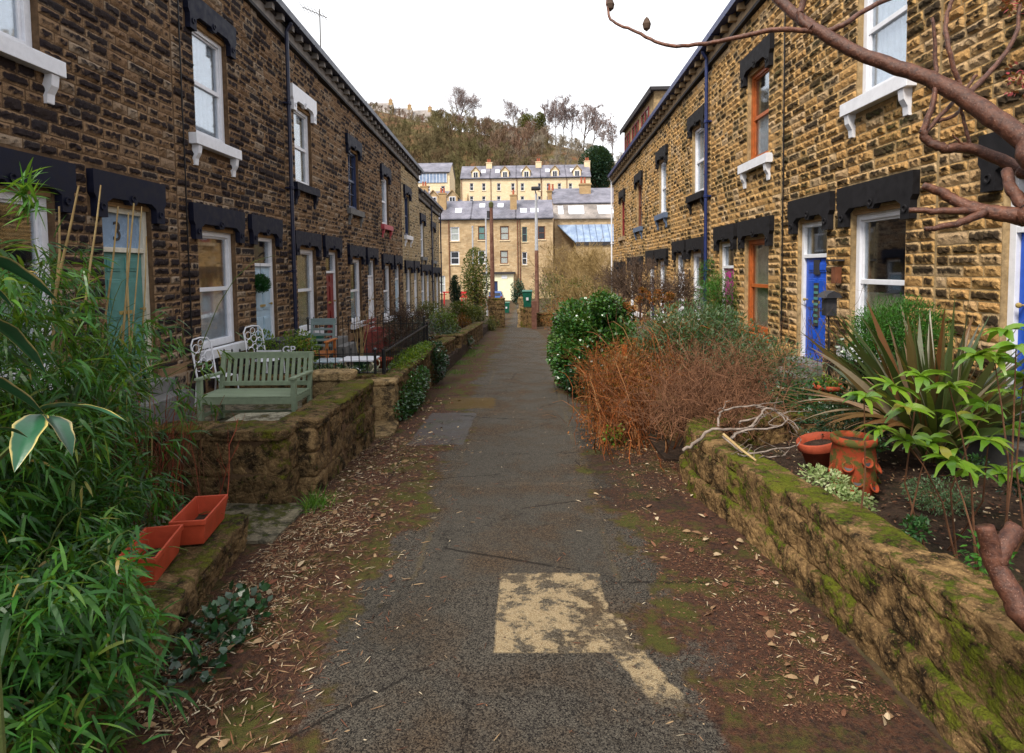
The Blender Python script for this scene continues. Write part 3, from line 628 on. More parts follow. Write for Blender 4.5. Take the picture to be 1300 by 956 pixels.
# ================================================================ far buildings
def at(px, py, Y):                       # photo pixel + distance down the lane -> point in the world
    d = CAMF+CAMR*(px-650)/740-CAMU*(py-382)/740; t_ = Y/d[1]; return np.array([0, 0, 2.])+d*t_
M['ashA'] = ashlar_mat('warm valley stone', (.44, .30, .16), (.60, .45, .27), (.38, .29, .19), dark=.6)
M['ashB'] = ashlar_mat('cream valley stone', (.74, .58, .36), (.82, .68, .46), (.6, .46, .3), dark=.15)
M['ashC'] = ashlar_mat('brown valley stone', (.40, .26, .13), (.50, .34, .17), (.34, .25, .15), dark=.5)
M['pot'] = paint('red clay pot', (.38, .10, .05), .8, .3); M['skyl'] = paint('skylight glass', (.66, .70, .78), .15, .1); M['creamwall'] = paint('cream render', (.80, .74, .52), .8, .12, 2)
M['dkglass'] = paint('dark pane', (.02, .022, .028), .12, .3); M['palepane'] = paint('curtained pane', (.35, .38, .36), .2, .3); M['greenish'] = paint('green grey frame', (.10, .20, .19), .5, .2)
def holes_wall(mb, x0, x1, ya, yb, z0, z1, holes):
    us = sorted({x0, x1, *[h[0] for h in holes], *[h[1] for h in holes]}); vs = sorted({z0, z1, *[h[2] for h in holes], *[h[3] for h in holes]})
    for i in range(len(us)-1):
        for j in range(len(vs)-1):
            a, b = (us[i]+us[i+1])/2, (vs[j]+vs[j+1])/2
            if not any(h[0] < a < h[1] and h[2] < b < h[3] for h in holes): mb.box(us[i], us[i+1], ya, yb, vs[j], vs[j+1], .5)
def far_window(H, x0, x1, z0, z1, y, frame='white', pane='dkglass', sill='ashB', sh=.12):
    fw = min(.12, (x1-x0)*.12); f = MB(); f.box(x0, x0+fw, y+.08, y+.16, z0, z1); f.box(x1-fw, x1, y+.08, y+.16, z0, z1); f.box(x0+fw, x1-fw, y+.08, y+.16, z1-fw, z1); f.box(x0+fw, x1-fw, y+.08, y+.16, z0, z0+fw); f.box(x0+fw, x1-fw, y+.1, y+.15, (z0+z1)/2-.04, (z0+z1)/2+.04)
    w = f.build('window', M[frame], H); p = MB(); p.box(x0+fw, x1-fw, y+.152, y+.17, z0+fw, z1-fw); p.build('pane', M[pane], w)
    s_ = MB(); s_.box(x0-.1, x1+.1, y-.1, y+.2, z0-sh, z0); s_.build('sill', M[sill], w)
def far_house(label, x0, x1, y, depth, zb, ze, zr, wins, wall='ashA', roof='slate', pipes=(), chim=(), sky_=(), dorm=(), group=None, kick=0., hipR=0., frame='white', door=None):
    H = thing('stone_house', label, 'house', ((x0+x1)/2, y, zb), group)
    W_ = MB(); holes_wall(W_, x0, x1, y, y+.3, zb, ze, [(a, b, c, d) for a, b, c, d, *_ in wins]+([door[:4]] if door else [])); yr = y+depth/2
    W_.box(x0, x1, y+depth-.3, y+depth, zb, ze)
    for xa, xb in ((x0, x0+.3), (x1-.3, x1)):
        W_.prism([(y+.3, zb), (y+depth-.3, zb), (y+depth-.3, ze), (yr, zr-.12), (y+.3, ze)], lambda a, b, w: (w, a, b), xa, xb, .5)
    W_.build('wall', M[wall], H)
    for wn in wins: far_window(H, *wn[:4], y, *(wn[4:] if len(wn) > 4 else (frame, 'dkglass')))
    if door: d_ = MB(); d_.box(door[0], door[1], y+.12, y+.18, door[2], door[3]); d_.build('door', M[door[4]], H)
    rf = MB()
    for ya, za, yb, zb2 in ((y-.25, ze-.05, yr, zr), (yr, zr, y+depth+.25, ze-.05)):
        h = hipR
        V = [];
        for xx, hh in ((x0-.1, 0), (x1+.1, h)):
            for yy, z_ in ((ya, za), (yb, zb2)):
                for d in (0, .15): V.append((xx-(hh if (yy == yr) else 0), yy, z_+d))
        rf.add(V, BOXF)
    Rf = rf.build('roof', M[roof], H)
    e = MB(); e.box(x0, x1, y-.3, y-.12, ze-.12, ze+.0); e.build('gutter', M['black'], H)
    sl = (zr-ze)/(depth/2)
    for cx, w_, h_, yo, np_ in chim:
        c_ = MB(); yc = y+yo; c_.box(cx-w_/2, cx+w_/2, yc-.35, yc+.35, ze, zr+h_); c_.box(cx-w_/2-.08, cx+w_/2+.08, yc-.43, yc+.43, zr+h_, zr+h_+.15)
        C_ = c_.build('chimney', M['ashC' if wall != 'ashB' else 'ashB'], Rf)
        for k in range(np_):
            p = MB(); p.lathe([(.13, 0), (.15, .1), (.12, .6), (.15, .7)], (cx+(k-(np_-1)/2)*.4, yc, zr+h_+.15), 8); p.build('chimney_pot', M['pot'], Rf)
    for cx, w_, yo, l_ in sky_:
        p = MB(); V = [(cx+i*w_/2, y+yo+j*l_/2, ze+(yo+j*l_/2)*sl+.17+k*.1) for i in (-1, 1) for j in (-1, 1) for k in (0, 1)]; p.add(V, BOXF); p.build('skylight', M['skyl'], Rf)
    for dx in dorm:
        d_ = MB(); w2 = .8; zt = ze+1.55; d_.prism([(dx-w2, ze-.2), (dx+w2, ze-.2), (dx+w2, zt-.2), (dx, zt+.75), (dx-w2, zt-.2)], lambda a, b, w: (a, w, b), y-.02, y+2.2)
        D_ = d_.build('dormer', M[wall], Rf); d_ = MB()
        for q in (-1, 1): d_.add([(dx+q*(w2+.2), yy, zt-.32+k) if e_ == 0 else (dx, yy, zt+.80+k) for e_ in (0, 1) for yy in (y-.2, y+2.6) for k in (0, .14)], BOXF)
        d_.build('dormer_roof', M['ashC'], D_)
        f = MB(); f.box(dx-.5, dx+.5, y-.08, y-.03, ze+.15, ze+1.35); Wd = f.build('dormer_window', M['white'], D_); f = MB(); [f.box(dx+a, dx+b, y-.10, y-.082, ze+.25, ze+1.25) for a, b in ((-.4, -.04), (.04, .4))]; f.build('pane', M['dkglass'], Wd)
    for px_ in pipes: p = MB(); p.tubes([[(px_, y-.1, zb), (px_, y-.1, ze)]], [[.07, .07]], 6); p.build('drainpipe', M['brownwood'], H)
    return H
def wn(p0, p1, q0, q1, Y, *a):          # window from photo extents
    A_, B_ = at(p0, q1, Y), at(p1, q0, Y); return (A_[0], B_[0], A_[2], B_[2], *a)
Y = 79; zE, zR, zB = at(620, 278, Y)[2], at(620, 256, 83)[2], -2.5
X_ = lambda p, Y=79: at(p, 300, Y)[0]
g = 'row of stone houses across the end of the lane'
far_house('left house of the row across the lane end, window half blanked white', X_(556), X_(598), Y, 8, zB, zE, zR, [wn(572, 583, 288, 306, Y, 'white', 'palepane'), wn(572, 583, 319, 336, Y, 'white', 'dkglass'), wn(558, 565, 350, 372, Y, 'white', 'palepane')],
          chim=[(X_(560), 1.0, .9, 2.2, 2)], sky_=[(X_(581), .9, 1.6, 1.), (X_(611), .8, 2.6, .8)][:1], group=g, pipes=[X_(570)])
far_house('middle house of the row across the lane end, with red framed sash windows', X_(598), X_(655), Y, 8, zB, zE, zR, [wn(607, 616, 287, 305, Y, 'brownwood', 'greenish'), wn(635, 646, 287, 305, Y, 'brownwood', 'palepane'), wn(635, 645, 318, 335, Y, 'brownwood', 'palepane'), wn(607, 616, 318, 335, Y, 'white', 'dkglass')],
          chim=[(X_(652), .9, .5, 2.0, 1)], sky_=[(X_(611), .8, 2.7, .8), (X_(635), .8, 2.7, .8), (X_(596.5), .01, 1, .1)][:2], group=g)
far_house('right house of the row across the lane end, beside two brown drainpipes', X_(655), X_(702), Y, 8, zB, zE, zR, [wn(663, 669, 288, 307, Y, 'greenish', 'dkglass'), wn(683, 692, 287, 304, Y, 'brownwood', 'dkglass'), wn(663, 669, 320, 336, Y, 'white', 'dkglass')],
          sky_=[(X_(665), .9, 1.4, .9), (X_(679), 1.1, 1.4, .9)], group=g, pipes=[X_(657), X_(660)])
# cream extension at the foot of the row
c0, c1 = X_(612, 75), X_(651, 75); E_ = thing('rendered_outhouse', 'cream rendered outhouse with a dark doorway at the foot of the row', 'outhouse', ((c0+c1)/2, 75, -2.4))
d_ = MB(); dz = at(620, 348, 75)[2]; holes_wall(d_, c0, c1, 75, 75.3, -2.5, dz, [(X_(624, 75), X_(631, 75), -2.5, at(620, 357, 75)[2])]); d_.box(c0, c0+.3, 75.3, 78.9, -2.5, dz); d_.box(c1-.3, c1, 75.3, 78.9, -2.5, dz); d_.build('wall', M['creamwall'], E_)
d_ = MB(); d_.box(c0-.2, c1+.2, 74.7, 78.95, dz, dz+.25); d_.build('roof', M['darkstone'], E_)
d_ = MB(); d_.box(X_(636, 75), X_(643, 75), 74.96, 74.998, at(620, 353, 75)[2]-.1, at(620, 349, 75)[2]-.1); d_.build('vent_panel', M['white'], E_)
d_ = MB(); d_.box(X_(624, 75)+.02, X_(631, 75)-.02, 75.15, 75.2, -2.5, at(620, 357, 75)[2]-.02); d_.build('door', M['navy'], E_)
# big house with mansard windows and blue glazed lean-to
Yb = 84; b0, b1 = X_(704, Yb), X_(834, Yb); zE2, zM, zR2 = at(750, 277, Yb)[2], at(750, 260, 86.5)[2], at(750, 240, 92)[2]
H = thing('mansard_house', 'large house with three mansard windows above a blue glazed lean-to roof', 'house', ((b0+b1)/2, Yb, -2.5))
d_ = MB(); holes_wall(d_, b0, b1, Yb, Yb+.3, -2.5, zE2, [wn(738, 743, 316, 332, Yb), wn(760, 765, 316, 332, Yb)])
for xa, xb in ((b0, b0+.3), (b1-.3, b1)): d_.prism([(Yb+.3, -2.5), (Yb+12, -2.5), (Yb+12, zE2), (92, zR2-.1), (86.5, zM-.1), (Yb+.3, zE2)], lambda a, b, w: (w, a, b), xa, xb)
d_.box(b0, b1, Yb+11.7, Yb+12, -2.5, zE2); d_.build('wall', M['ashA'], H)
for w_ in (wn(738, 743, 316, 332, Yb, 'brownwood', 'dkglass'), wn(760, 765, 316, 332, Yb, 'brownwood', 'dkglass')): far_window(H, *w_[:4], Yb, *w_[4:])
d_ = MB(); d_.add([(xx, yy, z_+k) for xx in (b0-.1, b1) for yy, z_ in ((Yb-.3, zE2-.1), (86.5, zM)) for k in (0, .15)], BOXF); Mr = d_.build('mansard_slope', M['slate2'], H)
d_ = MB(); d_.add([(xx, yy, z_+k) for xx in (b0-.1, b1) for yy, z_ in ((86.3, zM+.2), (92, zR2)) for k in (0, .15)], BOXF); d_.add([(xx, yy, z_+k) for xx in (b0-.1, b1) for yy, z_ in ((92, zR2), (96.2, zE2)) for k in (0, .15)], BOXF); Rr_ = d_.build('roof', M['slate'], H)
sl = (zM-zE2)/2.8
for p0, p1 in ((709, 715), (722, 741), (759, 778)):
    x0, x1 = X_(p0, 85.3), X_(p1, 85.3); f = MB(); f.add([(xx, Yb+yy, zE2-.1+(yy+.3)*sl*1.03+.1+k) for xx in (x0, x1) for yy in (.45, 2.05) for k in (0, .14)], BOXF); f.build('mansard_window', M['skyl'], Mr)
    for q in np.linspace(x0, x1, max(2, int((x1-x0)/.7)+1)):
        f = MB(); f.add([(q+xx, Yb+yy, zE2-.1+(yy+.3)*sl*1.03+.245+k) for xx in (-.03, .03) for yy in (.45, 2.05) for k in (0, .05)], BOXF); f.build('glazing_bar', M['white'], Mr)
for p0, p1, q0, pts in ((736, 750, 235, 0), (695.5, 701, 243, 2), (741, 742, 236, 0)):
    if p1-p0 < 2: continue
    f = MB(); x0, x1 = X_(p0, 90), X_(p1, 90); zt = at(740, q0, 90)[2]; f.box(x0, x1, 89.6, 90.5, zE2-3, zt); f.box(x0-.1, x1+.1, 89.5, 90.6, zt, zt+.2); f.build('chimney', M['ashC'], Rr_)
    for k in range(2): p = MB(); p.lathe([(.16, 0), (.17, .2), (.14, .8), (.18, .95)], (x0+.3+k*.5, 90, zt+.2), 8); p.build('chimney_pot', M['pot'], Rr_)
f = MB(); l0, l1, l2 = X_(708, 83.9), X_(731, 80.5), X_(834, 82); zt, zl = at(740, 285, 83.9)[2], at(740, 307, 80.5)[2]
f.add([(l0, 83.98, zt), (l1, 80.5, zl), (l2, 80.5, zl), (l2, 83.98, zt), (l0, 83.98, zt-.15), (l1, 80.5, zl-.15), (l2, 80.5, zl-.15), (l2, 83.98, zt-.15)], [[0, 1, 2, 3], [4, 7, 6, 5], [0, 4, 5, 1], [1, 5, 6, 2], [2, 6, 7, 3]])
t = NT('blue sheet roof'); P = t.xyz(); wv = t.n('TexWave'); wv.inputs['Scale'].default_value = .9; t.l(t.obj(), wv.inputs['Vector'])
col = t.mix(t.ramp(t.noise(1.2, 5), [(.35, 0.), (.7, 1.)]), (.16, .22, .34), (.30, .38, .50)); M['sheet'] = t.done(t.principled(col, .4, t.bump(wv.outputs[0], .4, .05)))
Ln = f.build('lean_to_roof', M['sheet'], H)
for q in np.arange(l1+.3, l2, .9): f = MB(); f.add([(q+xx, yy, z_+k) for xx in (-.03, .03) for yy, z_ in ((80.5, zl+.004), (83.9, zt+.004)) for k in (0, .07)], BOXF); f.build('glazing_bar', M['bluegrey'], Ln)
f = MB(); f.box(l1, l2, 80.45, 80.49, zl-.55, zl-.02); f.build('fascia', M['darkstone'], H)
f = MB(); f.box(l1+.1, l2, 80.6, 80.9, -2.5, zl-.2); f.box(l1+.1, l1+.4, 80.9, 83.98, -2.5, zl-.2); f.build('lean_to_wall', M['ashA'], H)
# upper terrace on the valley side
Yu = 120; zE3, zR3 = at(660, 226, Yu)[2], at(660, 211, Yu+4)[2]; g = 'upper terrace of cream houses below the wood'
dpx = [(605, 596.5, 612), (642, 631, 649), (669, 661, 683), (705, 694, 708), (733, 722, 738)]
labs = ['leftmost cream house of the upper terrace, under the first gabled dormer', 'cream house of the upper terrace under its second dormer from the left', 'middle cream house of the upper terrace, right of the brown pole top', 'cream house of the upper terrace under its second dormer from the right', 'rightmost cream house of the upper terrace, beside the dark evergreen']
ed = [586, 623, 656, 687, 719, 750]
for k in range(5):
    wins = []
    for pc in dpx[k][1:]:
        wins += [wn(pc, pc+4.5, 232.5, 242, Yu), wn(pc, pc+4.5, 249, 258, Yu), wn(pc, pc+4.5, 266, 274, Yu)]
    far_house(labs[k], X_(ed[k], Yu), X_(ed[k+1], Yu), Yu, 8, 8, zE3, zR3, wins, wall='ashB', dorm=[X_(dpx[k][0], Yu)], chim=[(X_(ed[k+1]-2, Yu), 1.2, .6, 3.4, 2)] if k in (0, 2, 4) else [], pipes=[X_(ed[k]+1, Yu)], group=g, sky_=[(X_(ed[k]+ (9 if k else 28), Yu), .9, 2.0, 1.)])
# workshop with a blue glazed band
Yw = 103; x0, x1 = X_(520, Yw), X_(572, Yw); zz_ = lambda q, Y: at(550, q, Y)[2]
H = far_house('cream workshop with a blue glazed band under its slate roof', x0, x1, Yw, 8, 6, zz_(219, Yw), zz_(208, Yw+4), [wn(541, 546, 236, 243, Yw), wn(560, 565, 236, 243, Yw, 'white', 'dkglass')], wall='ashB')
f = MB(); f.box(x0+.2, x1-.5, Yw-.12, Yw-.04, zz_(232, Yw), zz_(220.5, Yw)); GB = f.build('glazed_band', M['sheet'], H)
for q in np.linspace(x0+.2, x1-.5, 12): f = MB(); f.box(q-.04, q+.04, Yw-.16, Yw-.121, zz_(232, Yw), zz_(220.5, Yw)); f.build('glazing_bar', M['white'], GB)
Yc = 92; far_house('low slate roofed house with two gabled dormers and a brown chimney', X_(534, Yc), X_(592, Yc), Yc, 8, -2, zz_(261, Yc), zz_(244, Yc+4), [], wall='ashA', dorm=[X_(551, Yc), X_(575, Yc)], chim=[(X_(537, Yc), 1.2, .6, 2.2, 2)], hipR=3.)
# houses on the hill top
for k, (p0, p1, qe, qr) in enumerate([(462, 500, 146, 131), (501, 524, 151, 138), (525, 550, 156, 141)]):
    Yh = 246+k*2; x0, x1 = X_(p0, Yh), X_(p1, Yh); zb = float(GH((x0+x1)/2, Yh))-3
    far_house(['gabled house highest on the skyline above the left terrace', 'middle one of the three stone houses on the skyline', 'rightmost one of the three stone houses on the skyline'][k], x0, x1, Yh, 9, zb, at(500, qe, Yh)[2], at(500, qr, Yh+4.5)[2],
              [(x0+2, x0+3.2, at(500, qe, Yh)[2]-2.6, at(500, qe, Yh)[2]-1.1), (x1-3.4, x1-2.2, at(500, qe, Yh)[2]-2.6, at(500, qe, Yh)[2]-1.1)], wall='ashC', roof='slate2', chim=[(x1-1, 1.6, 1.2, 4, 2)], group='stone houses on the skyline')
# ================================================================ wood on the hillside
M['wood'] = leaf_mat('bare twigs', [(0, (.15, .095, .055)), (.35, (.20, .15, .08)), (.6, (.16, .14, .06)), (.85, (.24, .14, .10)), (1, (.30, .25, .19))], 0., .9, .1)
M['crest'] = bark_mat('grey brown twigs', (.17, .12, .11), (.32, .25, .23)); M['trunk'] = bark_mat('tree bark', (.06, .045, .032), (.16, .13, .09), scale=6)
M['ivy'] = leaf_mat('ivy crown', [(0, (.07, .075, .02)), (.5, (.13, .12, .03)), (1, (.22, .19, .06))], .15)
M['evergreen'] = leaf_mat('evergreen', [(0, (.008, .03, .018)), (.5, (.014, .05, .03)), (1, (.03, .08, .035))], .1)
def tube_list(lv, m=3): 
    q = MB()
    for p, r_ in lv: q.tubes(p, r_, m)
    return q
var = []
for k in range(5):
    lv = bare_tree((0, 0, 0), 7.5, .16, (9, 7, 6), rmin=.045, ang=.55, up=.5, jit=.18, lr=.62, tmin=.12, Ks=(5, 4, 3, 3, 3, 3)); q = tube_list(lv); var.append((np.concatenate(q.v), [f for f in q.f if f.shape[1] == 4]))
W_ = MB(); cnt = 0
for k in range(900):
    y = 132+100*rng.random()**.9; x = rng.uniform(-.36*y-4, .22*y+6)
    if y > 236 and -78 < x < -34: continue
    if x > 8+ (245-y)*.25 and rng.random() < .5: continue
    V, Fs = var[rng.integers(5)]; a = rng.random()*6.28; s_ = rng.uniform(.6, 1.05)*(1 if x < 8 else .62)*(.75 if y > 205 else 1)*(.55 if (y > 185 and -.30*y < x < -.155*y) else 1); Q = V*[s_*1.15, s_*1.15, s_]; Q = np.stack([Q[:, 0]*math.cos(a)-Q[:, 1]*math.sin(a), Q[:, 0]*math.sin(a)+Q[:, 1]*math.cos(a), Q[:, 2]], 1)+[x, y, float(GH(x, y))-.3]
    hue = vnoise(np.array([x, y, 0.]), .03)
    W_.add(Q, np.concatenate(Fs), np.clip(hue*1.5-.35+rng.normal(0, .12)+(.35 if x > 8 else 0), 0, 1))
stuff(W_.build('hillside_wood', M['wood']), 'brown and olive bare wood covering the hillside above the cream terrace', 'wood')
def bare(label, x, y, h, r, levels, mat, name='bare_tree', group=None, z=None, **k):
    z = float(GH(x, y))-.2 if z is None else z; T = thing(name, label, 'tree', (x, y, z), group); lv = bare_tree((x, y, z), h, r, levels, **k)
    q = tube_list(lv[:1], 6); q.build('trunk', M['trunk'] if isinstance(mat, str) else mat[0], T); q = tube_list(lv[1:], 3 if h > 6 or y > 60 else 4); q.build('crown', M[mat] if isinstance(mat, str) else mat[1], T); return T
cr_t = [(452, 236, 13, 'tall bare tree on the skyline at the left roof edge'), (585, 240, 17, 'biggest spreading bare tree on the skyline, left of centre'), (601, 246, 12, 'small bare tree just right of the biggest skyline tree'), (622, 240, 8, 'low bare tree on the reddish hump of the skyline'),
        (655, 232, 15, 'slender bare tree on the skyline, first right of the hump'), (664, 236, 13, 'bare tree on the skyline between the slender tree and the tall stand'),
        (694, 226, 15, 'leftmost of the tall bare trees standing on the red bank'), (706, 222, 17, 'second from the left of the tall bare trees on the red bank'), (716, 222, 18, 'third of the tall bare trees on the red bank, the tallest'),
        (727, 222, 17, 'fourth of the tall bare trees on the red bank'), (741, 218, 18, 'fifth of the tall bare trees on the red bank, thick dark trunk'), (752, 216, 16, 'rightmost of the tall bare trees on the red bank'),
        (766, 205, 14, 'pale bare tree behind the dark evergreen'), (778, 200, 13, 'bare tree showing beside the dormer on the right terrace')]
for px, y, h, lab in cr_t:
    big = h > 14; bare(lab, X_(px, y), y, h*.85, .34 if px in (585, 741) else .2, (13, 8, 6, 4) if big else (10, 8, 6, 3), 'crest', group='bare trees on the skyline', rmin=.035, ang=.6 if px != 585 else .8, up=.3, lr=.55 if px != 585 else .7, tmin=.3, jit=.12)
def leaf_blob(mb, n, c, rad, L, Wd, clumps=40, sp=.28, droop=.3, rmix=.5, K=2, shade=True, flat=0.):
    """leaves gathered in clumps through an ellipsoid"""
    c = np.array(c); rad = np.array(rad); q = rng.normal(0, 1, (clumps, 3)); q /= np.linalg.norm(q, axis=1, keepdims=True); q *= (rng.random((clumps, 1))**(.33)*.92); cr2 = rng.random(clumps)
    i = rng.integers(0, clumps, n); P = q[i]+rng.normal(0, sp, (n, 3)); m_ = np.linalg.norm(P, axis=1); P = P/np.maximum(1, m_/1.05)[:, None]; D = P+rng.normal(0, .7, (n, 3)); D[:, 2] += .2-flat
    mb.leaves(c+P*rad, D, L*rng.uniform(.6, 1.25, n), Wd*rng.uniform(.7, 1.2, n), droop, K, .15, np.clip(cr2[i]*rmix+rng.random(n)*(1-rmix), 0, 1)); return c+q*rad
def leafy_tree(name, label, cat, x, y, h, rad, n, L, Wd, mat, trunk_r=.2, cz=.6, clumps=60, z=None, group=None, parts=('crown', 'trunk')):
    z = float(GH(x, y)) if z is None else z; T = thing(name, label, cat, (x, y, z), group); q = MB(); cc = leaf_blob(q, n, (x, y, z+h*cz), rad, L, Wd, clumps); q.build(parts[0], M[mat] if isinstance(mat, str) else mat, T)
    q = MB(); top = np.array([x, y, z+h*.75]); q.tubes([np.linspace([x, y, z-.1], top, 5)], [np.linspace(trunk_r, trunk_r*.4, 5)], 7)
    k_ = min(14, clumps); s0 = np.array([x, y, z+h*.25])+np.array([0, 0, 1])*rng.random((k_, 1))*h*.35; tt = np.linspace(0, 1, 4)[None, :, None]; q.tubes(s0[:, None]*(1-tt)+cc[:k_, None]*tt, np.full((k_, 4), trunk_r*.25)*np.linspace(1, .4, 4), 4); q.build(parts[1], M['trunk'], T); return T
leafy_tree('evergreen_tree', 'round dark green evergreen beside the right end of the cream terrace', 'tree', X_(757, 128), 128, 7.5, (3.6, 3.6, 4.6), 9000, .55, .3, 'evergreen', z=at(757, 242, 128)[2])
leafy_tree('ivy_clad_tree', 'left of two olive ivy clad trees on the skyline', 'tree', X_(671, 226), 226, 9, (3.4, 3.4, 4.2), 3000, .6, .35, 'ivy')
leafy_tree('ivy_clad_tree', 'right of two olive ivy clad trees on the skyline', 'tree', X_(686, 222), 222, 10, (2.4, 2.4, 4.6), 2400, .6, .35, 'ivy')
leafy_tree('holly_tree', 'small dark holly at the edge of the wood above the cream roofs', 'tree', X_(690, 140), 140, 6, (1.8, 1.8, 2.6), 3000, .4, .2, 'evergreen')
leafy_tree('green_shrub', 'yellow green shrub beside the top corner of the end house', 'shrub', X_(777, 110), 110, 4, (2.2, 1.8, 2.0), 2500, .4, .25, 'ivy', z=9.5)
# ================================================================ gardens: beds, low walls, furniture
G = lambda y: -SL*y
M['soil'] = (lambda t: t.done(t.principled(t.mix(t.ramp(t.noise(14, 6, rough=.75), [(.35, 0.), (.7, 1.)]), t.mix(t.ramp(t.noise(2, 4), [(.5, 0.), (.7, .6)]), (.018, .011, .008), (.035, .05, .012)), (.085, .052, .034)), .95, t.bump(t.noise(45, 5, rough=.8), 1., .03), spec=.2)))(NT('dark soil'))
M['flag'] = rock_mat('yard flagstone', (.13, .11, .075), (.22, .19, .13), (.03, .03, .022), (.06, .085, .015), .42)
M['wallL'] = rock_mat('mossy garden wall', (.11, .068, .032), (.26, .17, .08), (.010, .008, .006), (.085, .11, .012), .47)
M['wallR'] = rock_mat('heavily mossed wall', (.12, .07, .032), (.32, .20, .085), (.010, .007, .004), (.085, .125, .010), .49)
M['stoneblk'] = rock_mat('dressed sandstone block', (.26, .17, .08), (.42, .30, .15), (.04, .03, .02), (.08, .085, .02), .34)
M['slab'] = rock_mat('grey slab', (.26, .24, .17), (.38, .35, .26), (.08, .07, .05), (.08, .09, .03), .30)
def sheet(name, mat, x0, x1, y0, y1, zf, n=24, amp=.02, sc=2.5):
    X, Y = np.meshgrid(np.linspace(x0, x1, n), np.linspace(y0, y1, max(4, int(n*(y1-y0)/(x1-x0)))), indexing='ij'); Z = zf(X, Y)+(fbm(np.stack([X, Y, X*0], -1), sc, 3)-.5)*amp*2
    I = np.arange(X.size).reshape(X.shape); mb = MB(); B_ = np.concatenate([I[0, :], I[:, -1], I[-1, ::-1], I[::-1, 0]]); Vv = np.stack([X, Y, Z], -1).reshape(-1, 3); ed_ = Vv[B_]; k_ = len(B_); ii = np.arange(k_-1)
    mb.add(np.concatenate([ed_, ed_-[0, 0, .35]]), np.stack([ii, ii+1, ii+1+k_, ii+k_], -1), 0)
    return struct(mb.add(np.stack([X, Y, Z], -1).reshape(-1, 3), np.stack([I[:-1, :-1], I[1:, :-1], I[1:, 1:], I[:-1, 1:]], -1).reshape(-1, 4), 0).build(name, M[mat], smooth=True))
sheet('bamboo_bed', 'soil', -5.0, -2.4, -2, 4.5, lambda x, y: G(y)+.07, 40, .03)
sheet('entrance_flags', 'flag', -5.0, -2.05, 4.5, 5.35, lambda x, y: G(y)+.035, 30, .015)
sheet('bench_yard', 'flag', -5.0, -2.42, 5.35, 8.9, lambda x, y: 0*x+.02, 40, .02)
sheet('railed_yard', 'flag', -5.0, -2.2, 8.9, 13.2, lambda x, y: .05-.04*(y-8.9), 40, .02)
sheet('left_garden_bed', 'soil', -5.0, -2.0, 13.2, 33, lambda x, y: G(y)+.32, 40, .08)
sheet('right_garden_bed', 'soil', 1.95, 4.44, -2, 6.7, lambda x, y: G(y)+.26+.14*ss(2.2, 4.2, x), 60, .05)
sheet('right_garden_soil', 'soil', 1.6, 4.44, 6.7, 29, lambda x, y: G(y)+.25+.2*ss(2.2, 4.2, x)-.2*(x < 2), 50, .06)
def rockwall(label, pts, th, z0, ztop, courses, mat, n=6, lmin=.25, lmax=.5, cap=.07, batter=.0, name='stone_wall', group=None, rough=.07, capx=.05, seg=1e9, lean=0.):
    """dry stone wall along a polyline; z0, ztop are functions of the distance"""
    mb = MB(); cp = MB(); pts = [np.array(p, float) for p in pts]; d0 = 0
    for a, b in zip(pts[:-1], pts[1:]):
        L = np.linalg.norm(b-a); dr = (b-a)/L; rz = math.atan2(dr[1], dr[0])
        for c in range(courses):
            x = -.02+rng.uniform(-.1, 0)
            while x < L:
                l = rng.uniform(lmin, lmax); 
                if L-x-l < lmin*.6: l = L-x+.03
                mid = a+dr*(x+l/2); zb_, zt = z0(mid[1]), ztop(mid[1])-cap; h = (zt-zb_)/courses; bt = batter*(courses-1-c)/max(1, courses-1)
                rock(mb, (mid[0]-lean*(1-c/max(1, courses-1)), mid[1], zb_+h*(c+.5)), (l*1.03, th+bt+rng.uniform(-.03, .03), h*1.06), rz+rng.normal(0, .02), rough, n); x += l
        x = -.03
        while cap > 0 and x < L:
            l = rng.uniform(lmin*1.1, lmax*1.3)
            if L-x-l < lmin: l = L-x+.05
            mid = a+dr*(x+l/2); rock(cp, (mid[0], mid[1], ztop(mid[1])-cap*.5), (l*1.01, th+capx+rng.uniform(-.03, .03), cap*1.25), rz+rng.normal(0, .015), rough*.8, n, sharp=7); x += l
    c = pts[0]; T = thing(name, label, 'wall', (c[0], c[1], z0(c[1])), group); mb.build('courses', M[mat], T, smooth=False)
    core = MB()
    for a, b in zip(pts[:-1], pts[1:]):
        nn_ = max(1, int(np.linalg.norm(b-a)/1.2))
        for k in range(nn_):
            p, q_ = a+(b-a)*k/nn_, a+(b-a)*(k+1)/nn_; zc = (z0(p[1])+ztop(p[1])-cap)/2; core.bar((p[0]-lean*.4, p[1], zc), (q_[0]-lean*.4, q_[1], zc), th-.05, ztop(p[1])-cap-z0(p[1])-.02)
    core.build('mortar_core', M['mortL' if mat != 'wallR' else 'wallR'], T)
    if cap > 0: cp.build('coping', M[mat], T)
    return T
gw = 'low stone garden walls along the lane'
rockwall('low mossy stone wall at the lower left carrying two terracotta troughs', [(-2.42, 4.42), (-2.30, 3.5), (-2.14, 2.8), (-1.98, 1.6)], .42, lambda y: G(y)-.05, lambda y: G(y)+.27, 2, 'wallL', 14, .3, .55, .08, group=gw)
rockwall('mossy garden wall in front of the green bench, turning the corner along the lane', [(-4.4, 5.5), (-2.3, 5.5)], .36, lambda y: G(y)-.05, lambda y: .52, 2, 'wallL', 14, .28, .5, .09, group=gw, name='stone_wall')
rockwall('mossy dark side wall of the bench garden running along the lane', [(-2.28, 5.72), (-2.27, 7.85)], .38, lambda y: G(y)-.05, lambda y: .52, 3, 'wallL', 14, .3, .55, .08, group=gw)
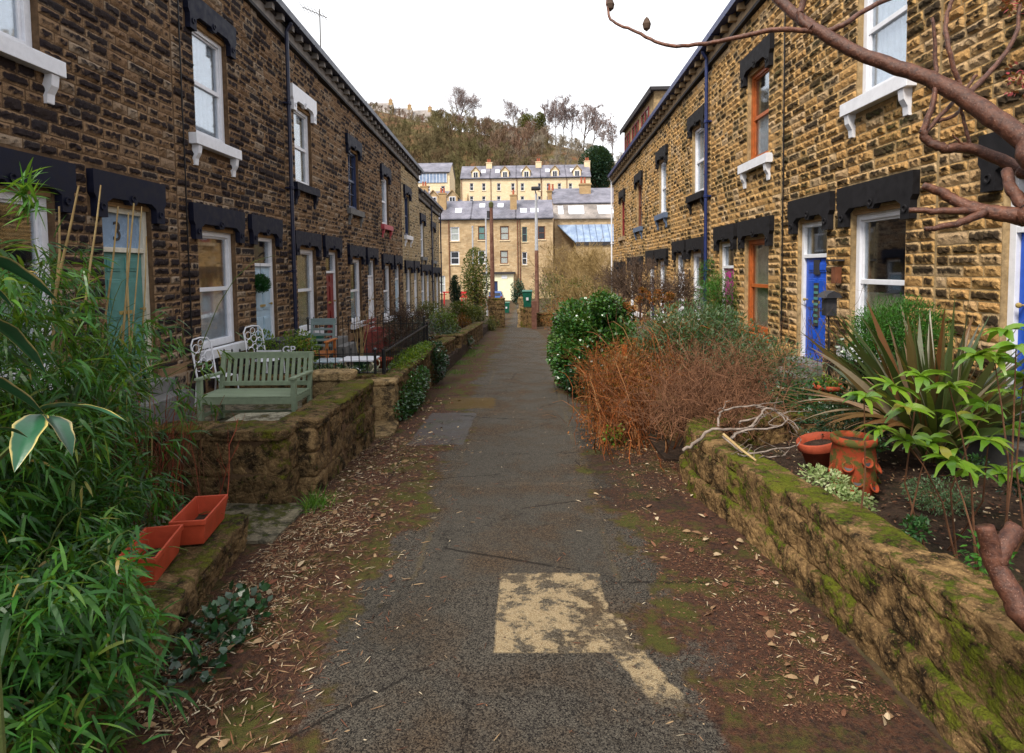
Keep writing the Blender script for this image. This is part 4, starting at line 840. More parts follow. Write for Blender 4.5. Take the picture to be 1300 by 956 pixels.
rockwall('short stone block pier with a flat cap beside the right arm of the bench', [(-2.96, 7.95), (-2.42, 7.95)], .3, lambda y: .0, lambda y: .62, 2, 'stoneblk', 6, .4, .55, .10, group=gw)
rockwall('squared stone block ending the ivy covered wall beside the orange threshold', [(-2.47, 8.86), (-2.03, 8.86)], .30, lambda y: G(y)-.05, lambda y: .33, 1, 'stoneblk', 9, .5, .5, .07, group=gw, rough=.03)
rockwall('ivy and moss covered garden wall below the sloping black handrail', [(-2.2, 9.05), (-2.2, 13.1)], .36, lambda y: G(y)-.05, lambda y: .33, 3, 'wallL', 6, .3, .5, .08, group=gw)
rockwall('low yard wall carrying the short black railing behind the bench', [(-4.95, 9.15), (-2.4, 9.15)], .24, lambda y: .0, lambda y: .36, 2, 'wallL', 4, .3, .5, .06, group=gw)
rockwall('garden wall with a broken corner just beyond the black handrail', [(-3.3, 13.75), (-2.4, 13.75), (-2.25, 16.9)], .36, lambda y: G(y)-.05, lambda y: G(y)+.72, 3, 'wallL', 4, .3, .5, .08, group=gw)
rockwall('overgrown garden wall far down the left of the lane', [(-3.2, 18.2), (-2.2, 18.2), (-2.1, 26)], .36, lambda y: G(y)-.05, lambda y: G(y)+.7, 3, 'wallL', 3, .35, .6, .08, group=gw)
rockwall('thick mossy wall curving along the right foreground in front of the potted bed', [(2.26, .6), (2.06, 2.6), (2.02, 3.8), (1.93, 4.9), (1.80, 5.65), (1.84, 6.15), (2.2, 6.5), (2.9, 6.65)], .34, lambda y: G(y)-.06, lambda y: G(y)+.57-.03*math.sin(y*1.7), 2, 'wallR', 14, .3, .62, .10, batter=.03, group=gw, rough=.10, lean=.035, capx=.0)
rockwall('mossy inner ledge of stone crossing the bed behind the terracotta pots', [(2.95, 6.75), (4.4, 6.75)], .3, lambda y: .0, lambda y: .32, 1, 'wallR', 6, .4, .6, .08, group=gw)
rockwall('buried garden wall under the red brown shrub on the right', [(1.95, 7.6), (2.05, 11.3)], .3, lambda y: G(y)-.05, lambda y: G(y)+.5, 2, 'wallR', 4, .3, .5, .07, group=gw)
rockwall('squared ochre stone block showing between the ivy hedge and red shrub', [(1.62, 10.4), (2.02, 10.4)], .36, lambda y: G(y)-.05, lambda y: G(y)+.86, 3, 'stoneblk', 6, .45, .5, .08, name='gate_pier', rough=.03)
tag(MB().box(1.70, 1.79, 10.28, 10.36, -.44, .64).build('wooden_post', M['orange'], bevel=.006), 'square orange brown timber post in front of the ochre stone block', 'post')
# threshold slab and slab by the bench
s_ = MB(); rock(s_, (-2.35, 8.3, -.31), (.9, .86, .08), .1, .02, 6, sharp=12); tag(s_.build('threshold_slab', M['stoneblk']), 'orange brown threshold slab in the gap beside the bench garden wall', 'paving slab')
s_ = MB(); rock(s_, (-2.98, 6.35, .33), (.72, .62, .09), .05, .03, 6, sharp=10); T = thing('stone_slab', 'flat pale stone slab on rough blocks in front of the bench', 'stone slab', (-2.98, 6.35, .02)); s_.build('slab', M['slab'], T); s_ = MB(); rock(s_, (-2.98, 6.35, .15), (.5, .45, .3), 0, .06, 6); s_.build('support', M['wallL'], T)
# terracotta troughs
M['terra'] = paint('terracotta trough', (.42, .055, .020), .55, .25, 12); M['terra2'] = paint('terracotta', (.36, .06, .022), .75, .35, 10)
M['terram'] = (lambda t: t.done(t.principled(t.mix(t.ramp(t.noise(11, 5), [(.46, 0.), (.55, .9)]), t.mix(t.noise(20, 3), (.18, .028, .010), (.34, .06, .022)), (.05, .07, .015)), .85, t.bump(t.noise(60, 3), .4, .005), spec=.2)))(NT('mossy terracotta'))
def trough(label, x, y, z, rz):
    T = thing('terracotta_trough', label, 'planter', (x, y, z), 'terracotta troughs on the low wall'); b = MB(); L, Wd, h, t_ = .47, .235, .18, .014
    def ring(l, w, zz): return [(-l/2, -w/2, zz), (l/2, -w/2, zz), (l/2, w/2, zz), (-l/2, w/2, zz)]
    rs = [ring(L*.88, Wd*.78, 0), ring(L*.96, Wd*.93, h*.80), ring(L, Wd, h*.80), ring(L, Wd, h), ring(L-2*t_, Wd-2*t_, h), ring(L*.86, Wd*.70, .02)]; V = np.array([p for r_ in rs for p in r_])
    F = [[0, 3, 2, 1]]+[[4*k+i, 4*k+(i+1) % 4, 4*k+4+(i+1) % 4, 4*k+4+i] for k in range(5) for i in range(4)]+[[20, 21, 22, 23]]
    c_, sn = math.cos(rz), math.sin(rz); V = np.stack([V[:, 0]*c_-V[:, 1]*sn, V[:, 0]*sn+V[:, 1]*c_, V[:, 2]], 1)+[x, y, z]
    b.add(V, F); b.build('trough', M['terra'], T, bevel=.006); 
    b = MB(); V = np.array(ring(L*.9, Wd*.76, .045))[:, :]; V = np.stack([V[:, 0]*c_-V[:, 1]*sn, V[:, 0]*sn+V[:, 1]*c_, V[:, 2]], 1)+[x, y, z]; b.add(V, [[0, 1, 2, 3]]); b.build('dregs', M['soil'], T)
trough('nearer terracotta trough on the low wall, half under the bamboo leaves', -2.36, 3.50, .150, 1.80); trough('farther terracotta trough on the low wall, set back from the first', -2.36, 4.06, .135, 1.74)
# bench
M['sage'] = paint('sage green paint', (.24, .30, .20), .5, .2, 14)
B_ = thing('garden_bench', 'sage green slatted wooden bench behind the mossy wall', 'bench', (-3.53, 7.4, .03)); x0, x1 = -4.16, -2.90; zf = .03
def P_(name, parts, mat='sage', parent=B_, bev=.004):
    for p in parts: b = MB(); b.bar(*p) if len(p) < 6 else b.box(*p); b.build(name, M[mat], parent, bevel=bev)
for x in (x0+.03, x1-.03):
    P_('leg', [(x-.03, x+.03, 7.18, 7.24, zf, zf+.62)]); P_('leg', [((x, 7.72, zf), (x, 7.74, zf+.42), .055, .06)]); P_('back_post', [((x, 7.735, zf+.40), (x, 7.84, zf+.86), .055, .05)]); P_('armrest', [((x, 7.15, zf+.635), (x, 7.80, zf+.62), .075, .03)]); P_('stretcher', [(x-.018, x+.018, 7.24, 7.70, zf+.13, zf+.17)]); P_('seat_rail', [(x-.02, x+.02, 7.24, 7.70, zf+.32, zf+.385)])
P_('apron', [(x0+.06, x1-.06, 7.185, 7.215, zf+.31, zf+.388)]); P_('long_stretcher', [(x0+.05, x1-.05, 7.45, 7.48, zf+.135, zf+.17)])
for k in range(6): P_('seat_slat', [(x0+.01, x1-.01, 7.185+k*.088, 7.185+k*.088+.075, zf+.39, zf+.412)])
P_('top_rail', [((x0+.0, 7.845, zf+.84), (x1-.0, 7.845, zf+.84), .03, .085)]); P_('lower_rail', [((x0+.06, 7.757, zf+.47), (x1-.06, 7.757, zf+.47), .03, .06)])
for k in range(14): xx = x0+.11+k*(x1-x0-.22)/13; P_('back_slat', [((xx, 7.762, zf+.49), (xx, 7.84, zf+.81), .045, .016)], bev=.002)
# ironwork
def railing(label, a, b, zb0, zt0, zb1, zt1, sp, rb=.008, posts=.022, rail=.016, fin=True, group='black iron railings'):
    T = thing('iron_railing', label, 'railing', (a[0], a[1], zb0), group); a = np.array(a, float); b = np.array(b, float); L = np.linalg.norm(b-a); n = int(L/sp); m = MB()
    pt = lambda f, z: (*(a+(b-a)*f), z)
    for z_ in (.06, .86): r_ = MB(); r_.bar(pt(0, zb0+(zt0-zb0)*z_), pt(1, zb1+(zt1-zb1)*z_), rail, rail*.8); r_.build('rail', M['black'], T)
    for k in range(n+1):
        f = k/n; z0, z1 = zb0+(zb1-zb0)*f, zt0+(zt1-zt0)*f; big = k in (0, n); r_ = MB(); r = posts if big else rb
        r_.tubes([[pt(f, z0-.04), pt(f, z1)]], [[r, r]], 6)
        if fin: r_.lathe([(r, -.002), (r*2., .012), (r*1.6, .03), (.001, .05)], pt(f, z1), 8)
        r_.build('post' if big else 'baluster', M['black'], T)
    return T
railing('short black railing with ball tips behind the bench', (-4.95, 9.15), (-2.4, 9.15), .36, .74, .36, .74, .125)
railing('black railing standing on the ivy covered wall under the sloping handrail', (-2.3, 9.3), (-2.22, 13.0), .34, .74, .36, .84, .11, .007, .03, .03, False)
railing('far black railing closing the yard with the wooden chair', (-4.95, 13.1), (-2.3, 13.1), .0, .93, .05, .93, .13)
# white wire chairs
def wire_chair(label, x, y, z, rz):
    T = thing('wire_chair', label, 'chair', (x, y, z), 'white wire garden chairs'); Rm = np.array(Matrix.Rotation(rz, 3, 'Z')); o = np.array([x, y, z]); tr = lambda P: np.array(P, float)@Rm.T+o
    def tb(name, P, r): q = MB(); q.tubes(tr(P)[None], np.full((1, len(P)), r), 6); q.build(name, M['white'], T)
    for sx in (-1, 1):
        tb('front_leg', [(sx*.2, -.2, 0), (sx*.19, -.19, .43)], .011); tb('rear_leg', [(sx*.2, .24, 0), (sx*.19, .19, .43), (sx*.2, .27, .92)], .013)
    tb('back_hoop', [(-.2, .27, .90), (-.14, .285, .985), (0, .29, 1.0), (.14, .285, .985), (.2, .27, .90)], .012)
    q = MB(); q.lathe([(.001, .43), (.2, .43), (.215, .437), (.2, .444), (.001, .444)], (0, 0, 0), 24); V = q.v[0]@Rm.T+o; q.v[0] = V; q.build('seat', M['white'], T)
    q = MB(); a = np.linspace(0, 2*math.pi, 13)
    for cx, cz, r in [(-.1, .58, .07), (.1, .58, .07), (-.1, .72, .07), (.1, .72, .07), (0, .65, .05), (0, .79, .06), (-.11, .85, .06), (.11, .85, .06), (0, .92, .05)]:
        P = np.stack([cx+r*np.cos(a), .20+(cz-.43)*.16+0*a, cz+r*np.sin(a)], 1); q.tubes(tr(P)[None], np.full((1, 13), .006), 4)
    q.build('scrollwork', M['white'], T)
wire_chair('white scrollwork garden chair nearest the big sash window', -4.62, 8.55, .03, R(78)); wire_chair('second white scrollwork garden chair, nearer the pale blue door', -4.35, 9.6, .1, R(70))
# white iron plate with the letters G P above the short railing
T = thing('iron_sign', 'white iron letters G P on a thin rail above the short black railing', 'sign', (-3.9, 9.05, .74)); q = MB(); q.box(-4.25, -3.86, 9.04, 9.06, .75, .77); q.build('rail', M['white'], T)
fc = bpy.data.curves.new('g', 'FONT'); fc.body = 'GP'; fc.size = .17; fc.extrude = .006; tmp = bpy.data.objects.new('tmp', fc); COL.objects.link(tmp); me = bpy.data.meshes.new_from_object(tmp.evaluated_get(bpy.context.evaluated_depsgraph_get())); bpy.data.objects.remove(tmp)
o = bpy.data.objects.new('lettering', me); COL.objects.link(o); o.parent = T; o.rotation_euler = (R(90), 0, 0); o.location = (.06, -.01, -.02); me.materials.append(M['white'])
# wooden chair, tables and tubs in the railed yard
M['teak'] = paint('orange teak', (.46, .15, .035), .5, .3, 14); M['greygreen'] = paint('grey green fabric', (.20, .27, .27), .8, .2); M['tabletop'] = paint('pale blue table', (.42, .52, .58), .3, .2); M['potgreen'] = paint('green glazed tub', (.015, .10, .065), .35, .3)
T = thing('wooden_armchair', 'orange teak garden armchair with a grey green slatted back', 'chair', (-4.2, 11.6, .0)); z = -.02; x, y = -4.2, 11.6
for sx in (-.27, .27):
    for sy in (-.24, .22): P_('leg', [(x+sx-.025, x+sx+.025, y+sy-.025, y+sy+.025, z, z+.62)], 'teak', T)
    P_('armrest', [(x+sx-.04, x+sx+.04, y-.3, y+.3, z+.62, z+.65)], 'teak', T); P_('back_post', [((x+sx*.85, y+.25, z+.3), (x+sx*.85, y+.36, z+1.0), .045, .045)], 'greygreen', T)
P_('seat', [(x-.26, x+.26, y-.26, y+.24, z+.36, z+.40)], 'teak', T)
for k in range(5): P_('back_slat', [((x-.22, y+.27+k*.02, z+.5+k*.11), (x+.22, y+.27+k*.02, z+.5+k*.11), .018, .05)], 'greygreen', T)
P_('top_rail', [((x-.26, y+.37, z+1.0), (x+.26, y+.37, z+1.0), .03, .10)], 'greygreen', T)
def table(label, x, y, z, w, d, h, top, leg, curly=False):
    T = thing('garden_table', label, 'table', (x, y, z)); q = MB(); q.box(x-w/2, x+w/2, y-d/2, y+d/2, z+h-.03, z+h); q.build('table_top', M[top], T, bevel=.006)
    for sx in (-1, 1):
        for sy in (-1, 1):
            q = MB(); a = np.linspace(0, 1, 7)
            P = np.stack([x+sx*(w*.42+(.06*np.sin(a*6.28) if curly else 0*a)), y+sy*d*.4+0*a, z+h*(1-a)-.03*(1-a)], 1); q.tubes(P[None], np.full((1, 7), .014), 6); q.build('leg', M[leg], T)
    return T
table('small low table with a pale blue top beside the teak armchair', -3.75, 11.1, 0, .6, .5, .30, 'tabletop', 'black')
table('white topped garden table with curly cream legs behind the black railing', -3.0, 10.35, .02, .62, .5, .42, 'white', 'creamwall', True)
q = MB(); a = np.linspace(0, 2*math.pi, 25)
T = thing('hoop_trellis', 'white wire hoops leaning under the white topped table', 'plant support', (-3.1, 10.05, .0))
for cx, r in ((-3.22, .13), (-3.0, .15)): q = MB(); q.tubes(np.stack([cx+r*np.cos(a), 10.0+.03*np.sin(a), .17+r*np.sin(a)], 1)[None], np.full((1, 25), .009), 5); q.build('hoop', M['white'], T)
def pot(name, label, x, y, z, r0, r1, h, mat, soil=True, tilt=0., group=None, lip=True, tz=0.):
    T = thing(name, label, 'pot', (x, y, z), group); Rm = np.array((Matrix.Rotation(tz, 3, 'Z') @ Matrix.Rotation(tilt, 3, 'Y'))); q = MB()
    pr = [(.001, 0), (r0, 0), (r0+(r1-r0)*.78, h*.78)]+([(r1*1.02, h*.78), (r1*1.06, h*.80), (r1*1.06, h*.98)] if lip else [(r1, h*.96)])+[(r1*1.03, h), (r1*.93, h), (r1*.88, h*.85), (r1*.85, h*.8)]
    q.lathe(pr, (x, y, z), 32, Rm); q.build('body', M[mat], T, smooth=True)
    if soil: q = MB(); q.lathe([(.001, h*.84), (r1*.5, h*.85), (r1*.9, h*.82)], (x, y, z), 24, Rm); q.build('soil', M['soil'], T)
    return T
pot('plant_tub', 'green glazed tub holding tall bare canes', -3.35, 11.7, .0, .13, .2, .26, 'potgreen'); pot('shallow_bowl', 'shallow terracotta bowl right of the green glazed tub', -2.95, 11.9, .0, .10, .19, .2, 'terra2')
pot('plant_tub', 'dark green barrel tub against the wall below the white window', -4.75, 12.7, .0, .2, .27, .62, 'potgreen')
T = thing('stone_urn', 'pale grey carved stone standing between two yellow green shrubs', 'ornament', (-4.35, 10.35, .0)); q = MB(); q.lathe([(.001, 0), (.12, 0), (.13, .08), (.07, .12), (.1, .25), (.15, .45), (.14, .62), (.06, .70), (.001, .71)], (-4.35, 10.35, .02), 20); q.build('carving', M['greystone'], T, smooth=True)
q = MB(); q.box(-4.93, -4.6, 10.75, 11.45, .1, .72); tag(q.build('coal_box', M['number'], bevel=.02), 'black box under the pale blue door on the left', 'box')
# red bench further on
M['redwood'] = paint('dull red paint', (.28, .055, .045), .6, .35, 10); T = thing('red_bench', 'faded red wooden bench against the left houses', 'bench', (-4.4, 17.3, -.4)); z = -.4
for yy in (16.6, 18.0): P_('end_frame', [(-4.65, -4.1, yy-.03, yy+.03, z+.05, z+.66)], 'redwood', T)
for k in range(4): P_('seat_slat', [(-4.6+k*.12, -4.5+k*.12, 16.63, 17.97, z+.44, z+.47)], 'redwood', T)
for k in range(3): P_('back_slat', [(-4.68, -4.65, 16.63, 17.97, z+.58+k*.14, z+.68+k*.14)], 'redwood', T)
# pots on the right
pot('terracotta_pot', 'plain terracotta pot leaning against the mossy strawberry pot', 2.76, 5.35, .06, .125, .175, .36, 'terra2', tilt=R(-14), group='terracotta pots in the right bed')
pot('terracotta_pot', 'small terracotta pot at the foot of the blue door', 3.62, 7.0, .34, .12, .17, .24, 'terra2', group='terracotta pots in the right bed')
# strawberry pot with side pockets
T = thing('strawberry_pot', 'mossy terracotta strawberry pot with round planting holes', 'pot', (2.72, 4.85, .0), None); zc = .05; q = MB()
q.lathe([(.001, 0), (.135, 0), (.165, .10), (.175, .22), (.17, .36), (.155, .46), (.165, .47), (.175, .49), (.172, .53), (.15, .535), (.14, .50), (.145, .40), (.15, .1)], (2.72, 4.85, zc), 40); q.build('body', M['terram'], T, smooth=True)
q = MB(); q.lathe([(.001, .49), (.08, .50), (.143, .485)], (2.72, 4.85, zc), 24); q.build('soil', M['soil'], T)
for an, hz in ((-150, .14), (-108, .20), (-62, .15), (-130, .31), (-85, .36), (-40, .29), (-15, .18), (-170, .26)):
    a_ = R(an); c_ = np.array([2.72+.172*math.cos(a_), 4.85+.172*math.sin(a_), zc+hz]); Rm = np.array(Matrix.Rotation(a_, 3, 'Z') @ Matrix.Rotation(R(62), 3, 'Y'))
    q = MB(); q.lathe([(.034, -.02), (.040, .006), (.046, .008), (.046, .018), (.036, .018), (.032, 0), (.026, -.012)], c_, 16, Rm); Pk = q.build('pocket', M['terram'], T, smooth=True); q = MB(); q.lathe([(.001, -.004), (.030, -.004), (.031, -.009)], c_, 16, Rm); q.build('pocket_soil', M['number'], Pk)
# lantern box and wall plaque by the blue door
T = thing('post_box', 'dark brown lantern shaped box on a stem beside the leaded blue door', 'post box', (4.12, 7.95, .5)); q = MB(); q.box(4.05, 4.19, 7.92, 8.06, 1.32, 1.56); q.build('body', M['number'], T, bevel=.01)
q = MB(); q.prism([(4.01, 1.565), (4.23, 1.565), (4.20, 1.62), (4.12, 1.66), (4.04, 1.62)], lambda a, b, w: (a, w, b), 7.87, 8.11); q.build('lid', M['number'], T); q = MB(); q.tubes([[(4.14, 8.0, .25), (4.12, 8.0, 1.32)]], [[.014, .011]], 6); q.build('stem', M['black'], T)
T = thing('bird_feeder', 'small reddish wooden feeder with a slanted lid on the wall between door and window', 'bird feeder', (4.3, 8.3, 1.9)); q = MB(); q.box(4.32, 4.41, 8.24, 8.34, 1.75, 1.98); q.build('box', M['brownwood'], T); q = MB(); q.box(4.28, 4.42, 8.19, 8.42, 2.06, 2.085); q.build('lid', M['number'], T)
T = thing('garden_stake', 'thin green plastic stake standing among the shrubs right of the brown brush', 'stake', (3.05, 6.9, .1)); q = MB(); q.tubes([[(3.05, 6.9, .0), (2.85, 7.0, .62)]], [[.012, .011]], 6); q.build('stake', M['potgreen'], T)
# ---------------------------------------------------------------- poles, piers, bins, car
T = thing('telegraph_pole', 'weathered reddish telegraph pole in the middle distance left of the path', 'pole', (at(624, 300, 34)[0], 34, GH(0, 34)-.1)); px_, pz = T.location[0], T.location[2]
M['polewood'] = bark_mat('creosoted pole', (.12, .045, .03), (.24, .13, .09), scale=5); q = MB(); q.tubes([[(px_, 34, pz), (px_+.02, 34, 2), (px_, 34, 5.85)]], [[.15, .13, .10]], 10); q.build('pole', M['polewood'], T)
q = MB(); q.lathe([(.13, 0), (.14, .25), (.05, .35), (.001, .36)], (px_, 34, 5.6), 10); q.build('cap', M['ivy'], T); q = MB(); q.box(px_-.25, px_-.10, 33.9, 34.1, 5.0, 5.4); q.build('junction_box', M['number'], T)
T = thing('street_lamp', 'tall street lamp with grey upper post and rusty lower post', 'street lamp', (at(681, 300, 36)[0], 36, GH(0, 36)-.1)); px_, pz = T.location[0], T.location[2]; zt = at(681, 246, 36)[2]; zm = at(681, 318, 36)[2]
q = MB(); q.tubes([[(px_, 36, pz), (px_, 36, zm)]], [[.15, .12]], 10); q.build('lower_post', M['polewood'], T); M['galv'] = paint('galvanised steel', (.42, .43, .46), .5, .2); q = MB(); q.tubes([[(px_, 36, zm), (px_, 36, zt)]], [[.11, .075]], 10); q.build('upper_post', M['galv'], T)
q = MB(); q.tubes([[(px_, 36, zt), (px_-.05, 35.7, zt+.15), (px_-.05, 35.2, zt+.2)]], [[.04, .04, .04]], 6); q.build('arm', M['galv'], T); q = MB(); q.box(px_-.3, px_+.22, 34.9, 35.5, zt+.12, zt+.30); q.build('lamp_head', M['number'], T, bevel=.04)
for px, Y_, y0, lab in ((617, 48, 278, 'thin pale grey pole just left of the telegraph pole'), (600, 46, 288, 'thin white pole standing in the ivy clad tree')):
    T = thing('thin_pole', lab, 'pole', (at(px, 300, Y_)[0], Y_, GH(0, Y_)-.1)); q = MB(); zt = at(px, y0, Y_)[2]; q.tubes([[tuple(T.location), (T.location[0], Y_, zt)]], [[.07, .06]], 8); q.build('pole', M['galv'], T); q = MB(); q.lathe([(.09, 0), (.09, .06), (.001, .08)], (T.location[0], Y_, zt), 8); q.build('cap', M['galv'], T)
xl = at(631, 390, 33.5)[0]; rockwall('dark stone gate wall left of where the path narrows', [(xl-.42, 33.5), (xl+.42, 33.5)], .4, lambda y: G(y)-.1, lambda y: G(y)+1.72, 6, 'wallL', 4, .35, .6, .1, name='gate_wall', rough=.05)
xr = at(661.5, 390, 33.5)[0]; rockwall('narrow stone gate pier right of the path, next to the green bin', [(xr-.12, 33.5), (xr+.12, 33.5)], .3, lambda y: G(y)-.1, lambda y: G(y)+1.75, 6, 'stoneblk', 4, .3, .4, .1, name='gate_pier', rough=.04)
rockwall('low mossy wall behind the green bin', [(xr+.2, 34.5), (xr+1.9, 34.5)], .3, lambda y: G(y)-.1, lambda y: G(y)+.8, 3, 'wallR', 3, .35, .6, .1, name='stone_wall', rough=.05)
xp = at(678, 390, 32)[0]; tag(MB().box(xp-.14, xp+.14, 31.9, 32.1, -1.4, .25).build('timber_post', M['polewood'], bevel=.01), 'thick brown timber post right of the green bin', 'post')
def bin_(label, x, y, z, s_=1.):
    T = thing('wheelie_bin', label, 'bin', (x, y, z), 'green wheelie bins'); q = MB(); w0, w1, d0, d1, h = .2, .28, .22, .34, .92
    q.add([(x+sx*w, y+sy*d, z+zz) for sx in (-1, 1) for sy in (-1, 1) for w, d, zz in ((w0, d0, .06), (w1, d1, h))], BOXF); q.build('body', M['bin'], T, bevel=.02)
    q = MB(); q.add([(x+sx*.30, y+sy*.37, z+zz+(.06 if sy > 0 else 0)) for sx in (-1, 1) for sy in (-1, 1) for zz in (h, h+.05)], BOXF); q.build('lid', M['bin'], T, bevel=.02)
    q = MB(); q.tubes([[(x-.22, y+.42, z+h), (x+.22, y+.42, z+h)]], [[.018, .018]], 6); q.build('handle', M['bin'], T)
    q = MB(); q.add([(x-.07, y-.336, z+.45), (x+.07, y-.336, z+.45), (x+.07, y-.36, z+.62), (x-.07, y-.36, z+.62)], [[0, 1, 2, 3]]); q.build('sticker', M['white'], T)
    for sx in (-.22, .22): q = MB(); q.lathe([(.001, -.03), (.1, -.03), (.1, .03), (.001, .03)], (x+sx, y+.22, z+.1), 12, Matrix.Rotation(R(90), 3, 'Y')); q.build('wheel', M['number'], T)
M['bin'] = paint('green bin plastic', (.006, .10, .062), .4, .2)
xb = at(669.5, 390, 33.5)[0]; bin_('green wheelie bin with a white sticker on a ledge between pier and post', xb, 33.6, at(669, 391, 33.5)[2]); q = MB(); q.box(xb-.4, xb+.4, 33.3, 34.3, -1.5, at(669, 391, 33.5)[2]-.002); tag(q.build('bin_ledge', M['wallR'], bevel=.02), 'mossy stone ledge the green bin stands on', 'ledge')
bin_('green wheelie bin behind the dark gate wall, right of the blue car', at(643, 385, 52)[0], 52, float(GH(0, 52)), 1)
# blue car, seen from behind over the gate wall
M['carblue'] = paint('blue car paint', (.015, .06, .22), .2, .15, spec=.6); cx, cy, cz = at(630, 385, 69)[0], 69, float(GH(0, 69)); T = thing('parked_car', 'blue hatchback parked beyond the gate wall in front of the cream outhouse', 'car', (cx, cy, cz)); q = MB()
prof = [(-2, .3), (-2.05, .75), (-1.9, .95), (-1.7, 1.3), (-1.3, 1.45), (.2, 1.42), (.9, .98), (1.8, .82), (2.0, .6), (2.0, .3)]
V = []; n_ = len(prof)
for f_, xx in ((.94, -.82), (1., -.78), (1., .78), (.94, .82)): V += [(cx+xx*(1 if b < 1. else .82), cy+a, cz+.02+b*f_) for a, b in prof]
q.add(V, [[k*n_+i, k*n_+(i+1) % n_, (k+1)*n_+(i+1) % n_, (k+1)*n_+i] for k in range(3) for i in range(n_)]); q.f.append(np.array([list(range(n_)), list(range(3*n_, 4*n_))])); q.build('body', M['carblue'], T, bevel=.04)
q = MB(); q.add([(cx-.6, cy-1.93, cz+.98), (cx+.6, cy-1.93, cz+.98), (cx+.55, cy-1.74, cz+1.28), (cx-.55, cy-1.74, cz+1.28)], [[0, 1, 2, 3]]); q.build('rear_window', M['dkglass'], T)
for sx in (-1, 1):
    q = MB(); q.box(cx+sx*.7-.1, cx+sx*.7+.1, cy-2.09, cy-2.03, cz+.72, cz+.92); q.build('tail_light', M['red'], T)
    for sy in (-1.25, 1.3): q = MB(); q.lathe([(.001, -.09), (.3, -.09), (.32, -.05), (.32, .05), (.3, .09), (.001, .09)], (cx+sx*.76, cy+sy, cz+.32), 18, Matrix.Rotation(R(90), 3, 'Y')); q.build('wheel', M['number'], T)
    q = MB(); q.add([(cx+sx*.80, cy+a, cz+b) for a, b in ((-1.5, 1.0), (.6, 1.0), (.15, 1.36), (-1.3, 1.38))], [[0, 1, 2, 3]]); q.build('side_window', M['dkglass'], T)
# red barrier and board far left
M['signred'] = paint('bright red paint', (.62, .02, .03), .45, .15); Y_ = 40; T = thing('red_barrier', 'bright red tubular barrier with a sloping brace far down on the left', 'barrier', (at(548, 385, Y_)[0], Y_, GH(0, Y_)))
for a, b in (((541, 371), (557, 371)), ((557, 371), (546, 386)), ((562, 371), (571, 371)), ((564, 371), (564, 388)), ((541, 371), (541, 390))): q = MB(); q.bar(at(*a, Y_), at(*b, Y_), .09, .09); q.build('tube', M['signred'], T)
p0, p1 = at(584, 378, 44), at(593, 370, 44); q = MB(); q.box(p0[0], p1[0], 44, 44.06, p0[2], p1[2]); T = thing('red_board', 'bright red board between the small cypress and the ivy clad tree', 'board', (p0[0], 44, GH(0, 44))); q.build('panel', M['signred'], T); q = MB(); q.box(p0[0]+.1, p0[0]+.16, 44.07, 44.13, -2.2, p1[2]-.02); q.build('post', M['signred'], T); q = MB(); q.box(p1[0]-.16, p1[0]-.1, 44.07, 44.13, -2.2, p1[2]-.02); q.build('post', M['signred'], T)
# ================================================================ plants
M['bam'] = leaf_mat('bamboo leaf', [(0, (.004, .025, .006)), (.3, (.012, .075, .012)), (.6, (.03, .145, .016)), (.84, (.09, .24, .03)), (.92, (.20, .24, .04)), (.96, (.38, .26, .07)), (1, (.46, .36, .18))], .35, .38)
M['cane'] = bark_mat('bamboo cane', (.34, .22, .09), (.48, .36, .17), scale=9); M['canegreen'] = bark_mat('green culm', (.05, .09, .02), (.16, .17, .05), scale=9)
M['ivyl'] = leaf_mat('ivy leaves', [(0, (.006, .03, .008)), (.5, (.016, .075, .016)), (.85, (.05, .13, .03)), (1, (.14, .20, .09))], .15, .28, .5)
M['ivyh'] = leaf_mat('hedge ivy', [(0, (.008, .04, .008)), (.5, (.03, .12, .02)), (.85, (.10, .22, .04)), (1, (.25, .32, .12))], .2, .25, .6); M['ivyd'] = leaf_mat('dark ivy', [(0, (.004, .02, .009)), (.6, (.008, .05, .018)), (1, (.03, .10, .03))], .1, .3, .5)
M['limeg'] = leaf_mat('lime leaves', [(0, (.03, .09, .008)), (.5, (.10, .20, .012)), (1, (.30, .36, .04))], .35, .4)
M['conif'] = leaf_mat('bright conifer', [(0, (.012, .07, .006)), (.6, (.035, .16, .012)), (1, (.09, .26, .02))], .2, .6)
M['box'] = leaf_mat('box leaf', [(0, (.004, .05, .01)), (1, (.01, .13, .022))], .15, .4)
M['olive'] = leaf_mat('olive shrub', [(0, (.03, .05, .012)), (.5, (.09, .11, .02)), (.8, (.20, .18, .03)), (1, (.30, .28, .08))], .25, .5)
M['greyg'] = leaf_mat('grey green leaf', [(0, (.02, .06, .02)), (.5, (.07, .14, .06)), (.85, (.13, .18, .10)), (1, (.30, .22, .10))], .25, .55)
M['rhod'] = leaf_mat('rhododendron leaf', [(0, (.06, .18, .012)), (.5, (.17, .33, .02)), (.85, (.26, .38, .04)), (1, (.40, .28, .05))], .3, .3, .5)
M['vari'] = leaf_mat('cream edged leaf', [(0, (.10, .20, .05)), (.5, (.30, .38, .14)), (1, (.60, .62, .36))], .3, .5)
M['phor'] = leaf_mat('flax blade', [(0, (.022, .045, .012)), (.35, (.06, .085, .025)), (.6, (.13, .09, .035)), (.8, (.20, .065, .025)), (.93, (.28, .30, .22)), (1, (.34, .17, .10))], .2, .35, .5)
M['rust'] = leaf_mat('rust brown stems', [(0, (.05, .018, .010)), (.4, (.16, .045, .014)), (.75, (.32, .08, .02)), (1, (.42, .22, .10))], 0., .8, .1); M['rustl'] = leaf_mat('dead leaves', [(0, (.07, .02, .010)), (.5, (.26, .07, .02)), (1, (.50, .22, .07))], .25, .8, .1)
